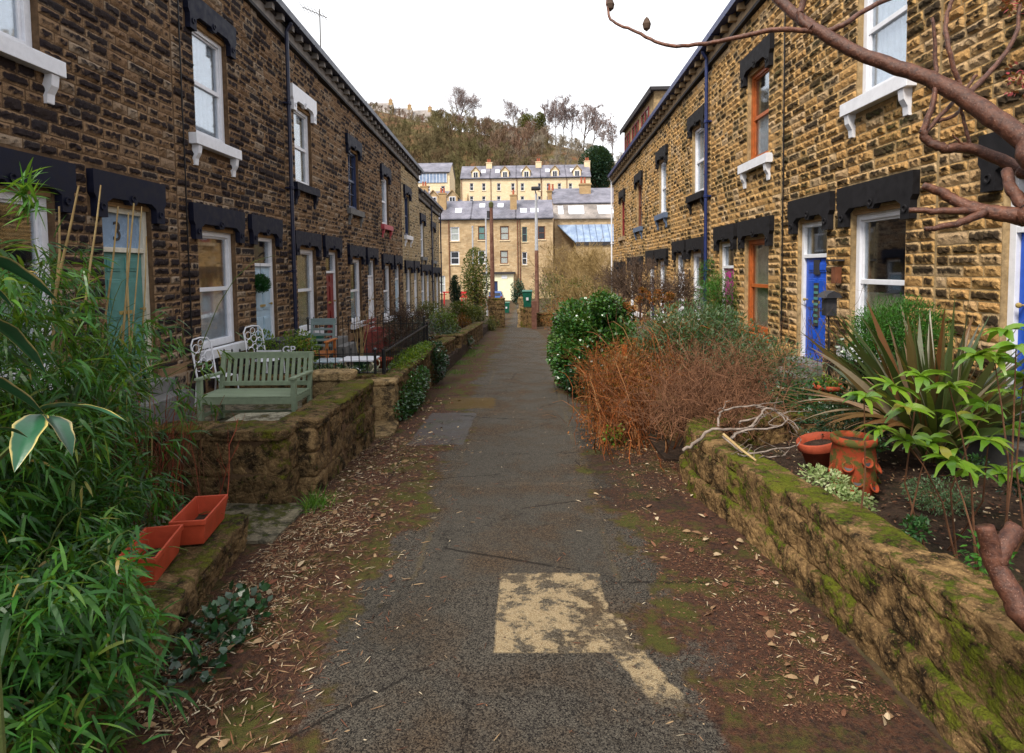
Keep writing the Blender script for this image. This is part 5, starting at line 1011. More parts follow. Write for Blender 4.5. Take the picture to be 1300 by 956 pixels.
M['brush'] = bark_mat('brown brush', (.085, .036, .018), (.25, .115, .055), scale=8); M['twig'] = bark_mat('dark twig', (.05, .03, .022), (.15, .095, .06), scale=8)
M['gold'] = bark_mat('golden twig', (.22, .14, .045), (.42, .30, .13), scale=5); M['redtw'] = bark_mat('red stem', (.22, .035, .02), (.34, .09, .04), scale=8)
M['silver'] = bark_mat('weathered silver wood', (.12, .09, .07), (.34, .28, .24), scale=16); M['litter'] = leaf_mat('litter', [(0, (.045, .018, .014)), (.4, (.17, .06, .035)), (.75, (.34, .22, .12)), (1, (.72, .60, .42))], .05, .8, .2)
M['grass'] = leaf_mat('grass', [(0, (.02, .09, .008)), (.6, (.06, .20, .015)), (1, (.20, .32, .04))], .3, .5)
M['cherry'] = bark_mat('cherry bark', (.05, .020, .014), (.19, .075, .042), scale=38, rough=.42, dots=(.34, .20, .15))
N3 = lambda n, s_=1.: rng.normal(0, s_, (n, 3))
def bush(name, label, c, rad, n, L, Wd, mat, clumps=40, sp=.28, droop=.3, stems=8, stem_mat='twig', cat='shrub', group=None, K=2, base=None, part='foliage', sr=.012, flat=0., extra=()):
    c = np.array(c, float); base = np.array([c[0], c[1], c[2]-rad[2]]) if base is None else np.array(base, float); T = thing(name, label, cat, tuple(base), group)
    q = MB(); cc = leaf_blob(q, n, c, rad, L, Wd, clumps, sp, droop, K=K, flat=flat)
    for ec, er, en in extra: leaf_blob(q, en, ec, er, L, Wd, max(20, clumps//4), sp*1.3, droop, K=K)
    q.build(part, M[mat], T)
    if stems:
        q = MB(); k = min(stems, len(cc)); tt = np.linspace(0, 1, 6)[None, :, None]; s0 = base+N3(k, .05)*[1, 1, 0]; P = s0[:, None]*(1-tt)+cc[:k, None]*tt; P[:, 1:-1] += rng.normal(0, .03, P[:, 1:-1].shape); q.tubes(P, np.full((k, 6), sr)*np.linspace(1, .4, 6), 5); q.build('stems', M[stem_mat], T)
    return T
def arcs(n, c0, r0, hgt, spread, rad, K=7, droop=1., jit=.05):
    """n arching stems from a patch round c0"""
    b = np.array(c0)+rng.normal(0, 1, (n, 3))*r0; a = rng.random(n)*6.283; H_ = hgt*rng.uniform(.55, 1.1, n); S_ = spread*rng.uniform(.2, 1.1, n); t_ = np.linspace(0, 1, K)
    P = np.stack([b[:, :1]+(np.cos(a)*S_)[:, None]*t_**1.2, b[:, 1:2]+(np.sin(a)*S_)[:, None]*t_**1.2, b[:, 2:3]+H_[:, None]*(t_*(1+.5*droop)-droop*.62*t_**2.4)], -1); P[:, 1:] += np.cumsum(rng.normal(0, jit/3, (n, K-1, 3)), 1)
    return P, np.full((n, K), rad)*np.linspace(1, .45, K)*rng.uniform(.7, 1.3, (n, 1))
def limb(name, pts, r0, r1, m=10, sm=True, parent=None, mat='cherry', jit=.004):
    P = np.array([at(*p) if len(p) == 3 and p[0] > 50 else p for p in pts], float); K = len(P); tt = np.linspace(0, K-1, (K-1)*6+1); i = np.clip(tt.astype(int), 0, K-2); f = (tt-i)[:, None]
    Pm = np.concatenate([P[:1], P, P[-1:]]); p0, p1, p2, p3 = Pm[i], Pm[i+1], Pm[i+2], Pm[np.clip(i+3, 0, K+1)]; Q = .5*((2*p1)+(-p0+p2)*f+(2*p0-5*p1+4*p2-p3)*f**2+(-p0+3*p1-3*p2+p3)*f**3); Q += rng.normal(0, jit*.4, Q.shape)
    rr = np.linspace(r0, r1, len(Q))*(1+.025*np.sin(np.arange(len(Q))*1.1+rng.random()*6)); q = MB(); q.tubes(Q[None], rr[None], m); return q.build(name, M[mat], T if parent is None else parent, smooth=sm)
# ---- bamboo at the left
T = thing('bamboo', 'big leafy green bamboo clump filling the lower left corner', 'bamboo', (-3.1, 3.1, -.05)); q = MB()
n = 110; b = np.stack([rng.uniform(-4.1, -2.75, n), rng.uniform(1.5, 4.6, n), np.full(n, -.05)], 1); t_ = np.linspace(0, 1, 9)
az = rng.normal(-.15, .9, n); sprd = rng.uniform(.25, .95, n); hh = rng.uniform(1.3, 2.75, n)
Pc = np.stack([b[:, :1]+(np.cos(az)*sprd)[:, None]*t_**1.6, b[:, 1:2]+(np.sin(az)*sprd*.7)[:, None]*t_**1.6, b[:, 2:3]+hh[:, None]*(1.25*t_-.42*t_**3)], -1)
n2_ = 120; b = np.stack([rng.uniform(-3.9, -2.35, n2_), rng.uniform(1.5, 4.3, n2_), np.full(n2_, -.1)], 1); b[60:, 0] = rng.uniform(-2.9, -2.0, 60); b[60:, 1] = rng.uniform(1.6, 2.8, 60); b[:60, 0] = np.minimum(b[:60, 0], -2.5)
az = rng.normal(-.2, .7, n2_); sprd = rng.uniform(.1, .5, n2_); hh = rng.uniform(.35, 1.25, n2_)
P2 = np.stack([b[:, :1]+(np.cos(az)*sprd)[:, None]*t_**1.6, b[:, 1:2]+(np.sin(az)*sprd*.7)[:, None]*t_**1.6, b[:, 2:3]+hh[:, None]*(1.25*t_-.55*t_**3)], -1)
Pc = np.concatenate([Pc, P2]); n = len(Pc); q.tubes(Pc, np.full((n, 9), .006)*np.linspace(1, .3, 9), 5); q.build('culms', M['canegreen'], T)
q = MB(); ns = 6600; i = rng.integers(0, n, ns); tt = rng.uniform(.12, 1, ns)**.8*8; k = np.clip(tt.astype(int), 0, 7); S0 = Pc[i, k]*(1-(tt-k))[:, None]+Pc[i, k+1]*(tt-k)[:, None]
dS = N3(ns)*[1, 1, .35]; dS[:, 0] += .35; dS /= np.linalg.norm(dS, axis=1, keepdims=True); ln = rng.uniform(.05, .34, ns); S1 = S0+dS*ln[:, None]; S1[:, 2] -= ln*.35
m_ = 6; P = np.repeat(S1, m_, 0)+N3(ns*m_, .022); D = np.repeat(dS, m_, 0)*.8+N3(ns*m_, .55); D[:, 2] -= .45; tone = np.repeat(rng.random(ns), m_)*.5+rng.random(ns*m_)*.5
keep = (P[:, 0] < -1.58-.25*(P[:, 1] > 2.6)) & (P[:, 2] > -.1) & ((P[:, 0] < -2.45) | (P[:, 1] < 3.6))
# keep the leaves out of the troughs' air space and inside the clump's edge
keep &= ~((P[:, 0] > -.715*P[:, 1]) & (P[:, 1] < 3.4) & (P[:, 2]-2 > -.575*P[:, 1]) & (P[:, 2]-2 < -.36*P[:, 1]) & (P[:, 0] > -.66*P[:, 1]-.1*(P[:, 1] > 2.)))
keep &= ~((P[:, 0] > -.74*P[:, 1]) & (P[:, 2] > 1.80-.05*P[:, 1]+rng.normal(0, .10, len(P))))
keep &= ~((P[:, 0] > np.interp(P[:, 1], [2.9, 3.15, 3.7, 4.2], [-1.95, -2.50, -2.55, -2.58])+.2*(P[:, 2] > 1.0)) & (P[:, 1] > 2.9)); P, D, tone = P[keep], D[keep], tone[keep]
q.leaves(P, D, rng.uniform(.08, .19, len(P)), rng.uniform(.010, .020, len(P)), rng.uniform(.3, 1.1, len(P)), 4, .3, tone); q.build('foliage', M['bam'], T)
for px, y0, y1, Y_ in ((150, 262, 420, 4.5), (163, 270, 420, 4.6), (170, 258, 430, 4.4), (180, 262, 420, 4.6), (186, 300, 430, 4.7), (75, 262, 380, 3.8), (128, 235, 330, 3.5), (100, 236, 330, 3.4), (196, 410, 560, 4.7)):
    q = MB(); a, b = at(px+rng.uniform(-22, 8), y1, Y_), at(px, y0, Y_); md = (a+b)/2+rng.normal(0, .012, 3); kk = rng.uniform(.6, 1.); q.tubes([[tuple(a-(b-a)*.6), tuple(a), tuple(md), tuple(b)]], [[.010*kk, .009*kk, .0075*kk, .0055*kk]], 6); q.build('cut_cane', M['cane'], T)
# tufts of fresh shoots over the clump
P = []; 
for px, py, Y_ in ((35, 250, 2.6), (40, 262, 2.6), (30, 235, 2.6)):
    for _ in range(26): P.append(at(px+rng.normal(0, 7), py+rng.normal(0, 8), Y_))
q = MB(); P = np.array(P); q.leaves(P, N3(len(P)), .12, .012, .5, 4, .2, rng.uniform(.6, .85, len(P))); q.build('young_shoots', M['bam'], T)
# ---- broad variegated leaves close to the lens side
t = NT('broad variegated leaf'); pro = t.att('pro'); rnd = t.att('rnd'); nn = t.noise(14, 4)
e_ = t.ramp(t.math('ADD', pro, t.math('MULTIPLY', t.math('SUBTRACT', nn, .5), .5)), [(.80, 0.), (.97, 1.)])
c = t.mix(e_, t.mix(nn, (.008, .045, .022), (.02, .11, .045)), t.mix(rnd, (.45, .36, .09), (.60, .46, .24))); M['broad'] = t.done(t.principled(c, .3, t.bump(t.noise(40, 2), .2, .004), spec=.5))
def broad(mb, p0, p1, w, sag=.05, tilt=.3):
    p0, p1 = np.array(p0), np.array(p1); K = 12; t_ = np.linspace(0, 1, K+1)[:, None]; c_ = p0*(1-t_)+p1*t_; c_[:, 2] += np.sin(t_[:, 0]*math.pi)*sag; d = p1-p0; s = np.cross(d, [0, .35, 1]); s /= np.linalg.norm(s); nrm = np.cross(s, d); nrm /= np.linalg.norm(nrm)
    wd = w*np.sin(np.clip(t_[:, 0]**.75, 0, 1)*math.pi)**.8*(1+.08*np.sin(t_[:, 0]*19)); cols = np.array([-1, -.82, -.35, 0, .35, .82, 1]); V = c_[:, None]+cols[None, :, None]*wd[:, None, None]/2*s+(np.abs(cols)*.32)[None, :, None]*wd[:, None, None]/2*nrm
    I = np.arange((K+1)*7).reshape(K+1, 7); mb.add(V.reshape(-1, 3), np.stack([I[:-1, :-1], I[:-1, 1:], I[1:, 1:], I[1:, :-1]], -1).reshape(-1, 4), rng.random(), np.tile(np.abs(cols), K+1))
T = thing('variegated_plant', 'broad dark green leaves with yellow brown edges at the left picture edge', 'plant', (-1.25, 1.25, .1))
hub = at(55, 528, 1.35); 
for a, b, w in (((-60, 322, 1.2), (75, 384, 1.35), .075), ((-40, 395, 1.1), (60, 476, 1.3), .045), ((-70, 470, 1.2), (58, 528, 1.4), .06), ((50, 520, 1.35), (162, 536, 1.25), .045), ((52, 526, 1.35), (18, 600, 1.2), .06), ((58, 528, 1.35), (92, 580, 1.3), .06), ((-40, 560, 1.1), (36, 556, 1.2), .035), ((-50, 352, 1.3), (20, 395, 1.4), .03)):
    q = MB(); broad(q, at(*a), at(*b), w, .02); q.build('leaf', M['broad'], T, smooth=True)
q = MB(); q.tubes([[(-1.45, 1.5, .0), tuple(at(-20, 600, 1.45)), tuple(hub)]], [[.010, .008, .005]], 6); q.tubes([[(-1.5, 1.5, .0), tuple(at(-60, 500, 1.35)), tuple(at(-60, 322, 1.25))]], [[.010, .008, .005]], 6); q.build('stem', M['canegreen'], T)
# ---- left side plants
T = thing('red_stemmed_shrub', 'leafless shrub of thin red brown stems between bamboo and bench', 'shrub', (-3.25, 5.2, -.15)); 
for mt, nm, n_ in (('redtw', 'red_stems', 26), ('brush', 'brown_stems', 60)): q = MB(); P, r_ = arcs(n_, (-3.35, 5.0, -.15), (.28, .25, 0), 1.25 if mt == 'redtw' else 1.0, .35, .006, droop=.3); q.tubes(P, r_, 4); a_ = spawn(P, r_, 4, .3, .5, .35, .6); p2, r2 = grow(*a_, 4, .15, .4); q.tubes(p2, r2, 3); q.build(nm, M[mt], T)
q = MB(); c = at(331, 360, 10.8); leaf_blob(q, 5200, c, (.175, .175, .175), .024, .016, 260, .10, .1, K=2); T = thing('topiary_ball', 'round green leaf ball hanging beside the pale blue door', 'topiary', (-4.98, 10.72, c[2]+.55)); q.build('foliage', M['box'], T)
q = MB(); q.tubes([[(-4.98, 10.78, c[2]+.5), (-4.85, 10.78, c[2]+.58), (c[0], c[1], c[2]+.55)]], [[.010, .010, .008]], 5); q.tubes([[(c[0], c[1], c[2]+.55), tuple(c)]], [[.004, .004]], 4); q.build('bracket', M['black'], T)
c = at(332, 437, 10.0); bush('leafy_shrub', 'yellow green leafy shrub behind the letters G P', c-[0, 0, .12], (.24, .25, .34), 700, .06, .03, 'limeg', 30)
c = at(376, 436, 10.2); bush('leafy_shrub', 'yellow green leafy shrub right of the carved grey stone', c-[0, 0, .15], (.36, .3, .36), 1300, .06, .03, 'limeg', 40)
q = MB(); P, r_ = arcs(9, (-3.35, 11.7, .2), (.05, .05, 0), 1.25, .3, .008, droop=.2); q.tubes(P, r_, 4); T = thing('cane_plant', 'tall bare canes rising from the green glazed tub', 'plant', (-3.35, 11.7, .2)); q.build('canes', M['cane'], T)
bush('low_plant', 'low green leaves along the yard wall right of the bench', (-3.0, 9.3, .42), (.65, .12, .09), 700, .05, .025, 'ivyl', 30, stems=0, cat='plant')
T = bush('ivy', 'ivy spilling down the garden wall onto the lane beside the black handrail', (-1.99, 10.1, -.12), (.16, 1.35, .34), 2600, .055, .045, 'ivyl', 70, cat='ivy', stems=10, sr=.005)
bush('ivy', 'bright moss and ivy heaped on the wall top under the black handrail', (-2.2, 11.2, .36), (.22, 1.7, .13), 2600, .045, .03, 'limeg', 90, cat='ivy', stems=0)
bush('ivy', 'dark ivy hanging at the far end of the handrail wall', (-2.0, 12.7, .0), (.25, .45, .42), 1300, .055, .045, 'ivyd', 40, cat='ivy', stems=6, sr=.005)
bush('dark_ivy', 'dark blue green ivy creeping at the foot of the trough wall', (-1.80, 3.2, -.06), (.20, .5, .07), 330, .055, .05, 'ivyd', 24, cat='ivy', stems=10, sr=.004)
def tuft(label, x, y, z, n, L, sp, mat='grass', group=None, w=.007):
    T = thing('grass_tuft', label, 'grass', (x, y, z), group); q = MB(); P = np.stack([rng.normal(x, sp, n), rng.normal(y, sp, n), np.full(n, z)], 1); D = N3(n, .45); D[:, 2] = 1; q.leaves(P, D, L*rng.uniform(.5, 1.2, n), w, 1.1, 5, .2); q.build('blades', M[mat], T)
tuft('tuft of bright green grass at the corner of the bench garden wall', -1.98, 5.28, -.21, 160, .20, .07)
q = MB(); n = 5200; x = np.where(rng.random(n) < .75, rng.normal(-1.85, .22, n), rng.normal(1.25, .3, n)); y = rng.uniform(12, 22, n); P = np.stack([x, y, GH(x, y)+.01], 1); keep = vnoise(P, 1.1) > .5; P = P[keep]; D = N3(len(P), .5); D[:, 2] = 1; q.leaves(P, D, .06, .008, .8, 2); stuff(q.build('verge_grass', M['grass']), 'short bright green grass and moss along both edges of the lane', 'grass')
T = thing('bare_shrub', 'twiggy bare shrub over the broken garden wall beyond the handrail', 'shrub', (-3.0, 14.6, .0)); lv = bare_tree((-3.0, 14.6, -.2), .9, .035, (10, 7, 5, 3), rmin=.005, ang=.9, up=.1, jit=.25, lr=.9, tmin=.1); q = tube_list(lv, 4); q.build('branches', M['twig'], T)
def shrub_px(name, label, px, py0, py1, wpx, Y_, mat, n, L, Wd, **k):
    a, b = at(px, py0, Y_), at(px, py1, Y_); rz = (a[2]-b[2])/2; rx = wpx/2*Y_/740; return bush(name, label, (a+b)/2, (rx, max(rx*.8, .3), rz), n, L, Wd, mat, **k)
sh = [('leafy_shrub', 'dark green shrub low behind the broken garden wall', 522, 402, 440, 60, 17, 'ivyd', 2200, .07, .035), ('leafy_shrub', 'olive yellow shrub in the left gardens under the cypress', 585, 384, 412, 42, 25, 'olive', 2200, .10, .05),
      ('leafy_shrub', 'pale green rhododendron beside the left edge of the lane', 562, 392, 425, 34, 22, 'limeg', 1500, .09, .035), ('leafy_shrub', 'yellow green shrub in front of the dark gate wall', 604, 390, 408, 26, 28, 'olive', 1500, .1, .05),
      ('leafy_shrub', 'dark red brown shrub at the left of the gate wall', 587, 398, 420, 20, 24, 'rustl', 700, .07, .03), ('leafy_shrub', 'green shrub hugging the far left garden wall', 572, 412, 440, 32, 19, 'ivyl', 1500, .06, .03),
      ('cypress', 'small dense dark cypress in front of the white windows', 578, 351, 385, 13, 36, 'evergreen', 2600, .12, .05), ('leafy_shrub', 'tufted green plant at the foot of the dark gate wall', 624, 402, 425, 20, 31, 'olive', 1000, .1, .03),
      ('leafy_shrub', 'tangled brown green shrub under the red barrier', 543, 383, 404, 46, 27, 'olive', 1500, .09, .04), ('leafy_shrub', 'dark leafy shrub behind the ivy clad tree', 608, 372, 396, 30, 46, 'rustl', 1300, .13, .06),
      ('leafy_shrub', 'low shrub spilling over the far left wall toward the lane', 590, 425, 446, 22, 20, 'ivyd', 900, .06, .03),
      ('leafy_shrub', 'brown undergrowth behind the green bin', 700, 350, 405, 60, 40, 'olive', 3000, .12, .05), ('leafy_shrub', 'rusty brown undergrowth left of the ivy hedge', 712, 380, 425, 50, 28, 'rustl', 1500, .08, .03),
      ('leafy_shrub', 'green shrub at the end corner of the right terrace', 768, 362, 392, 24, 29, 'limeg', 1200, .09, .04), ('leafy_shrub', 'mixed brown shrub filling the gap beside the end house', 742, 352, 402, 54, 34, 'olive', 2600, .11, .05), ('leafy_shrub', 'dark shrub beside the cream outhouse', 657, 355, 385, 16, 60, 'evergreen', 1200, .2, .1)]
for a in sh: shrub_px(*a[:8], a[8], a[9], a[10], clumps=36, stems=10, sr=.02, group='shrubs in the gardens')
Xt, Zt = at(604, 345, 40)[[0, 2]]; T = leafy_tree('ivy_clad_tree', 'tall narrow ivy clad tree left of the telegraph pole', 'tree', Xt, 40, 5.2, (1.0, .9, 2.35), 5200, .14, .09, leaf_mat('ivy mix', [(0, (.03, .05, .01)), (.5, (.08, .12, .02)), (.8, (.22, .13, .03)), (1, (.30, .26, .05))], .2), .18, .56, 60, z=-1.9)
# ---- bare trees right of the path, middle distance
for k, (px, Y_, h, lab) in enumerate([(716, 40, 5.4, 'golden brown bare tree right of the street lamp'), (742, 36, 5.0, 'golden bare tree in front of the blue lean-to roof'), (765, 33, 4.6, 'golden bare tree nearest the white drainpipe'), (755, 42, 5.2, 'tall golden bare tree behind the others by the blue roof'), (728, 31, 2.6, 'low golden bare tree right behind the ivy hedge'), (700, 46, 4.0, 'spreading bare tree whose branches reach behind the street lamp')]):
    bare(lab, at(px, 380, Y_)[0], Y_, h*.74, .07, (10, 6, 5, 3), (M['gold'], M['gold'] if k < 5 else M['twig']), name='bare_tree', group='bare trees in the gardens', rmin=.009, ang=.62, up=.25, jit=.14, lr=.75, tmin=.08)
for px, Y_, h, lab, y0 in ((812, 15.5, 2.5, 'dark twiggy bare shrub in front of the far right windows', 398), (838, 13.5, 1.9, 'low dark twiggy shrub beside the dried flower heads', 402), (790, 20, 2.6, 'bare shrub overlapping the end house of the right terrace', 396)):
    p = at(px, y0, Y_); bare(lab, p[0], Y_, h*.5, .035, (10, 7, 5, 3), (M['twig'], M['twig']), name='bare_shrub', group='bare shrubs on the right', z=p[2]-.3, rmin=.0055, ang=.7, up=.2, jit=.16, lr=.8, tmin=.05)
# ---- right side shrubs
a, b = at(745, 385, 12), at(745, 500, 12); bush('ivy_hedge', 'dense rounded ivy hedge bulging over the right edge of the lane', ((a+b)/2)+[0, 0, -.05], (.76, .9, (a[2]-b[2])/2+.08), 17000, .07, .06, 'ivyh', 240, sp=.14, droop=.5, stems=16, cat='hedge', extra=[((1.75, 12.0, .95), (.42, .5, .45), 3200), ((.95, 12.2, .9), (.36, .45, .42), 2600), ((1.0, 11.4, .15), (.45, .4, .5), 3000), ((1.55, 11.5, 1.25), (.3, .3, .28), 1200), ((1.9, 11.3, .5), (.4, .4, .5), 2400)])
# ivy hedge lower skirt
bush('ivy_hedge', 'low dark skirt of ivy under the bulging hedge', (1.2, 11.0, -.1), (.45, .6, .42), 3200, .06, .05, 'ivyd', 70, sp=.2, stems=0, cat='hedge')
T = thing('rust_shrub', 'orange red mass of dead stems leaning over the right edge of the lane', 'shrub', (1.6, 8.9, -.3)); q = MB()
for c0, n_, h_, s_ in (((1.55, 9.6, -.35), 420, 1.15, .75), ((1.6, 8.3, -.3), 420, .95, .7), ((1.35, 7.6, -.3), 200, .55, .5), ((2.3, 9.6, -.1), 260, 1.3, .8)): P, r_ = arcs(n_, c0, (.32, .5, .03), h_, s_, .0055, droop=1.15, jit=.07); q.tubes(P[::2], r_[::2]*1.1, 3); p2, r2 = grow(*spawn(P[::3], r_[::3], 3, .3, .6, .35, .6), 4, .2, .1); q.tubes(p2, r2, 3)
q.build('stems', M['rust'], T); q = MB(); leaf_blob(q, 8200, (1.65, 8.9, .2), (.85, 1.5, .66), .045, .014, 160, .2, .6); leaf_blob(q, 1400, (1.1, 8.0, -.25), (.5, 1.1, .12), .045, .02, 50, .2, .3); q.build('dead_leaves', M['rustl'], T)
bush('leafy_weed', 'small bright green weed at the foot of the orange red stems', (1.15, 7.55, -.18), (.14, .18, .16), 160, .05, .035, 'limeg', 14, cat='plant')
T = thing('brush_heap', 'tangled heap of brown twigs lying over the far end of the mossy wall', 'brushwood', (2.2, 6.6, .3)); q = MB()
for c0, n_, h_, s_ in (((2.1, 6.75, .2), 460, .55, .75), ((2.5, 7.4, .3), 380, .75, .8), ((1.95, 6.35, .3), 200, .3, .45)): P, r_ = arcs(n_, c0, (.32, .32, .06), h_, s_, .0038, droop=1.5, jit=.16, K=8); q.tubes(P, r_, 3)
q.build('twigs', M['brush'], T)
T = thing('driftwood', 'bleached silver grey twisted branches lying in the bed behind the wall', 'branches', (2.5, 5.9, .3)); 
for pts, r0 in (([(860, 575, 5.5), (885, 560, 5.45), (910, 545, 5.5), (950, 540, 5.5), (965, 520, 5.6), (990, 525, 5.6), (1010, 548, 5.5)], .018), ([(905, 540, 5.6), (925, 520, 5.7), (960, 518, 5.7), (1000, 528, 5.6), (1012, 545, 5.5)], .012), ([(925, 562, 5.3), (945, 545, 5.4), (985, 545, 5.4), (1000, 530, 5.5)], .015), ([(920, 555, 5.3), (955, 575, 5.1), (985, 570, 5.1), (1012, 566, 5.1)], .012), ([(930, 580, 5.0), (960, 585, 5.0), (990, 578, 5.0)], .010), ([(935, 535, 5.7), (965, 528, 5.7)], .014)):
    pts = [(a_+rng.uniform(-7, 7), b_+rng.uniform(-4, 4), c_) for a_, b_, c_ in pts]; limb('branch', pts, r0*.95, r0*.35, 8, True, T, 'silver', .012)
    for _ in range(3): i_ = rng.integers(0, len(pts)); a_, b_, c_ = pts[i_]; limb('side_twig', [pts[i_], (a_+rng.uniform(-14, 14), b_-rng.uniform(3, 12), c_), (a_+rng.uniform(-30, 30), b_-rng.uniform(-6, 22), c_-.05)], r0*.4, r0*.15, 5, True, T, 'silver', .008)
q = MB(); P = np.array([at(918, 551, 5.15), at(940, 570, 5.0), at(960, 585, 4.85)]); q.tubes(P[None], [[.012, .011, .009]], 6); q.build('tan_branch', M['cane'], T)
bush('buddleia', 'wide grey green shrub with loose narrow leaves in front of the orange window', (2.9, 10.0, .55), (1.1, 1.3, .8), 11500, .095, .024, 'greyg', 230, sp=.16, droop=.7, stems=40, stem_mat='brush', K=3)
bush('buddleia', 'smaller grey green shrub reaching the leaded blue door', (3.3, 8.2, .42), (.8, .8, .56), 4200, .08, .02, 'greyg', 90, sp=.18, droop=.7, stems=24, stem_mat='brush', K=3)
T = thing('rust_twigs', 'fine rusty twigs rising through the grey green shrub', 'shrub', (2.6, 9.8, -.1)); q = MB()
for c0, n_, h_, s_ in (((2.6, 9.8, -.1), 220, 1.5, 1.0), ((3.6, 9.2, .1), 120, 1.4, .6)): P, r_ = arcs(n_//3, c0, (.5, .6, .03), h_, s_, .005, droop=.4, jit=.1); q.tubes(P, r_, 3)
q.build('twigs', M['brush'], T)
p = at(915, 385, 12.6); bush('feathery_conifer', 'bright green feathery conifer under the magenta door', p+[0, 0, .05], (.52, .45, .62), 6000, .07, .012, 'conif', 120, sp=.16, droop=.2, stems=10)
p = at(898, 352, 13.2); bush('feathery_conifer', 'slim green conifer tip standing by the blue drainpipe', p, (.22, .2, .45), 1400, .07, .012, 'conif', 40, sp=.16, stems=4)
T = thing('hydrangea', 'shrub of dried orange hydrangea heads above the red stems', 'shrub', (2.3, 12.2, -.3)); q = MB(); heads = [at(px, py, 12.2+rng.uniform(-.6, .5)) for px, py in ((795, 388), (803, 392), (812, 380), (822, 374), (828, 382), (836, 372), (842, 380), (850, 376), (815, 368), (858, 388), (788, 394), (846, 390))]
for h_ in heads: leaf_blob(q, 150, h_, (.085, .085, .065), .035, .03, 30, .3)
q.build('flower_heads', M['rustl'], T); q = MB(); P = np.stack([np.linspace([2.3+rng.normal(0, .15), 12.2, -.3], h_, 5) for h_ in heads]); q.tubes(P, np.full((len(heads), 5), .007), 4); q.build('stems', M['twig'], T)
bush('dome_conifer', 'bright green rounded conifer beneath the large white window', at(1140, 412, 6.0)-[0, 0, .12], (.45, .4, .40), 12000, .05, .009, 'conif', 200, sp=.12, droop=.1, stems=8)
bush('leafy_shrub', 'dark green leafy plant left of the rounded conifer', at(1105, 440, 6.3)-[0, 0, .15], (.3, .3, .35), 1500, .06, .03, 'ivyl', 50, stems=8)
bush('leafy_plant', 'low green leaves round the small terracotta pot', (3.35, 6.85, .42), (.45, .3, .2), 1500, .05, .03, 'ivyl', 50, stems=6, cat='plant')
bush('potted_weed', 'tuft of green leaves growing in the small terracotta pot', (3.62, 7.0, .60), (.13, .13, .08), 220, .05, .02, 'limeg', 16, stems=0, cat='plant')
# climber twigs between door and window
T = thing('climber', 'bare climbing twigs on the wall beside the leaded blue door', 'climber', (4.3, 8.0, .4)); q = MB(); P, r_ = arcs(16, (4.25, 8.1, .35), (.06, .2, 0), 1.4, .22, .006, droop=.2, jit=.16, K=9); q.tubes(P, r_, 4); a_ = spawn(P, r_, 5, .2, .7, .3, .7); p2, r2 = grow(*a_, 5, .3, 0); q.tubes(p2, r2, 3); q.build('stems', M['twig'], T)
# ---- New Zealand flax
T = thing('flax_plant', 'large spiky flax with bronze and orange edged blades in the right bed', 'plant', (3.55, 5.15, .28)); q = MB(); n = 150
a = rng.random(n)*6.283; lean = rng.uniform(.08, .95, n); P = np.stack([3.58+np.cos(a)*.09, 5.15+np.sin(a)*.09, np.full(n, .28)], 1); D = np.stack([np.cos(a)*lean, np.sin(a)*lean, np.ones(n)], 1)
q.leaves(P, D, rng.uniform(.95, 1.55, n), rng.uniform(.055, .095, n), lean*.9+rng.uniform(-.2, .5, n), 10, .75); q.build('blades', M['phor'], T)
q = MB(); n = 26; a = rng.uniform(2.6, 3.8, n); P = np.stack([3.5+np.cos(a)*.05, 5.2+np.sin(a)*.12, np.full(n, .45)], 1); D = np.stack([np.cos(a)*1.3, np.sin(a)*1.0-.2, np.full(n, 1.1)], 1); q.leaves(P, D, rng.uniform(.8, 1.2, n), rng.uniform(.03, .05, n), 1.2, 10, .6, rng.uniform(.6, 1, n)); q.build('drooping_blades', M['phor'], T)
# ---- rhododendron rosettes
T = thing('rhododendron', 'lime green rhododendron with drooping rosettes in front of the flax', 'shrub', (2.75, 3.3, .15)); q = MB(); st = MB()
ros = [(1097, 505), (1135, 492), (1168, 478), (1205, 492), (1240, 452), (1118, 545), (1150, 560), (1205, 585), (1180, 562), (1255, 560), (1290, 545), (1275, 602), (1300, 480), (1262, 455), (1215, 530), (1252, 515), (1290, 440), (1285, 500), (1235, 600), (1310, 590), (1150, 520), (1275, 420)]
for px, py in ros:
    c = at(px, py, rng.uniform(3.15, 3.7)); m_ = rng.integers(9, 14); a = np.arange(m_)*2.4+rng.random()*6; el = rng.uniform(-.15, .7, m_); D = np.stack([np.cos(a)*np.cos(el), np.sin(a)*np.cos(el), np.sin(el)], 1)
    q.leaves(np.repeat(c[None], m_, 0)+D*.006, D, rng.uniform(.11, .165, m_), rng.uniform(.038, .052, m_), rng.uniform(.8, 1.7, m_), 5, .2, np.clip(rng.normal(.45, .22, m_), 0, .95), tipw=.3)
    if rng.random() < .4: continue
    b = np.array([c[0]+rng.normal(.1, .12), c[1]+rng.normal(.1, .12), .12]); mid = (b+c)/2+rng.normal(0, .06, 3); st.tubes([[tuple(b), tuple((b+mid)/2+[0, 0, -.02]), tuple(mid), tuple((mid+c)/2+[0, 0, .03]), tuple(c)]], [[.007, .006, .005, .004, .003]], 5)
q.build('leaves', M['rhod'], T, smooth=True); st.build('stems', M['brush'], T)
bush('dark_fern', 'dark green fern behind the strawberry pot', (3.15, 5.7, .42), (.42, .35, .24), 2600, .07, .012, 'ivyd', 70, sp=.2, droop=.9, stems=0, cat='fern', K=3)
bush('low_plant', 'low mauve green herb right of the strawberry pot', (3.1, 4.35, .27), (.24, .2, .11), 1500, .028, .010, 'greyg', 50, stems=12, sr=.004, cat='plant', stem_mat='brush')
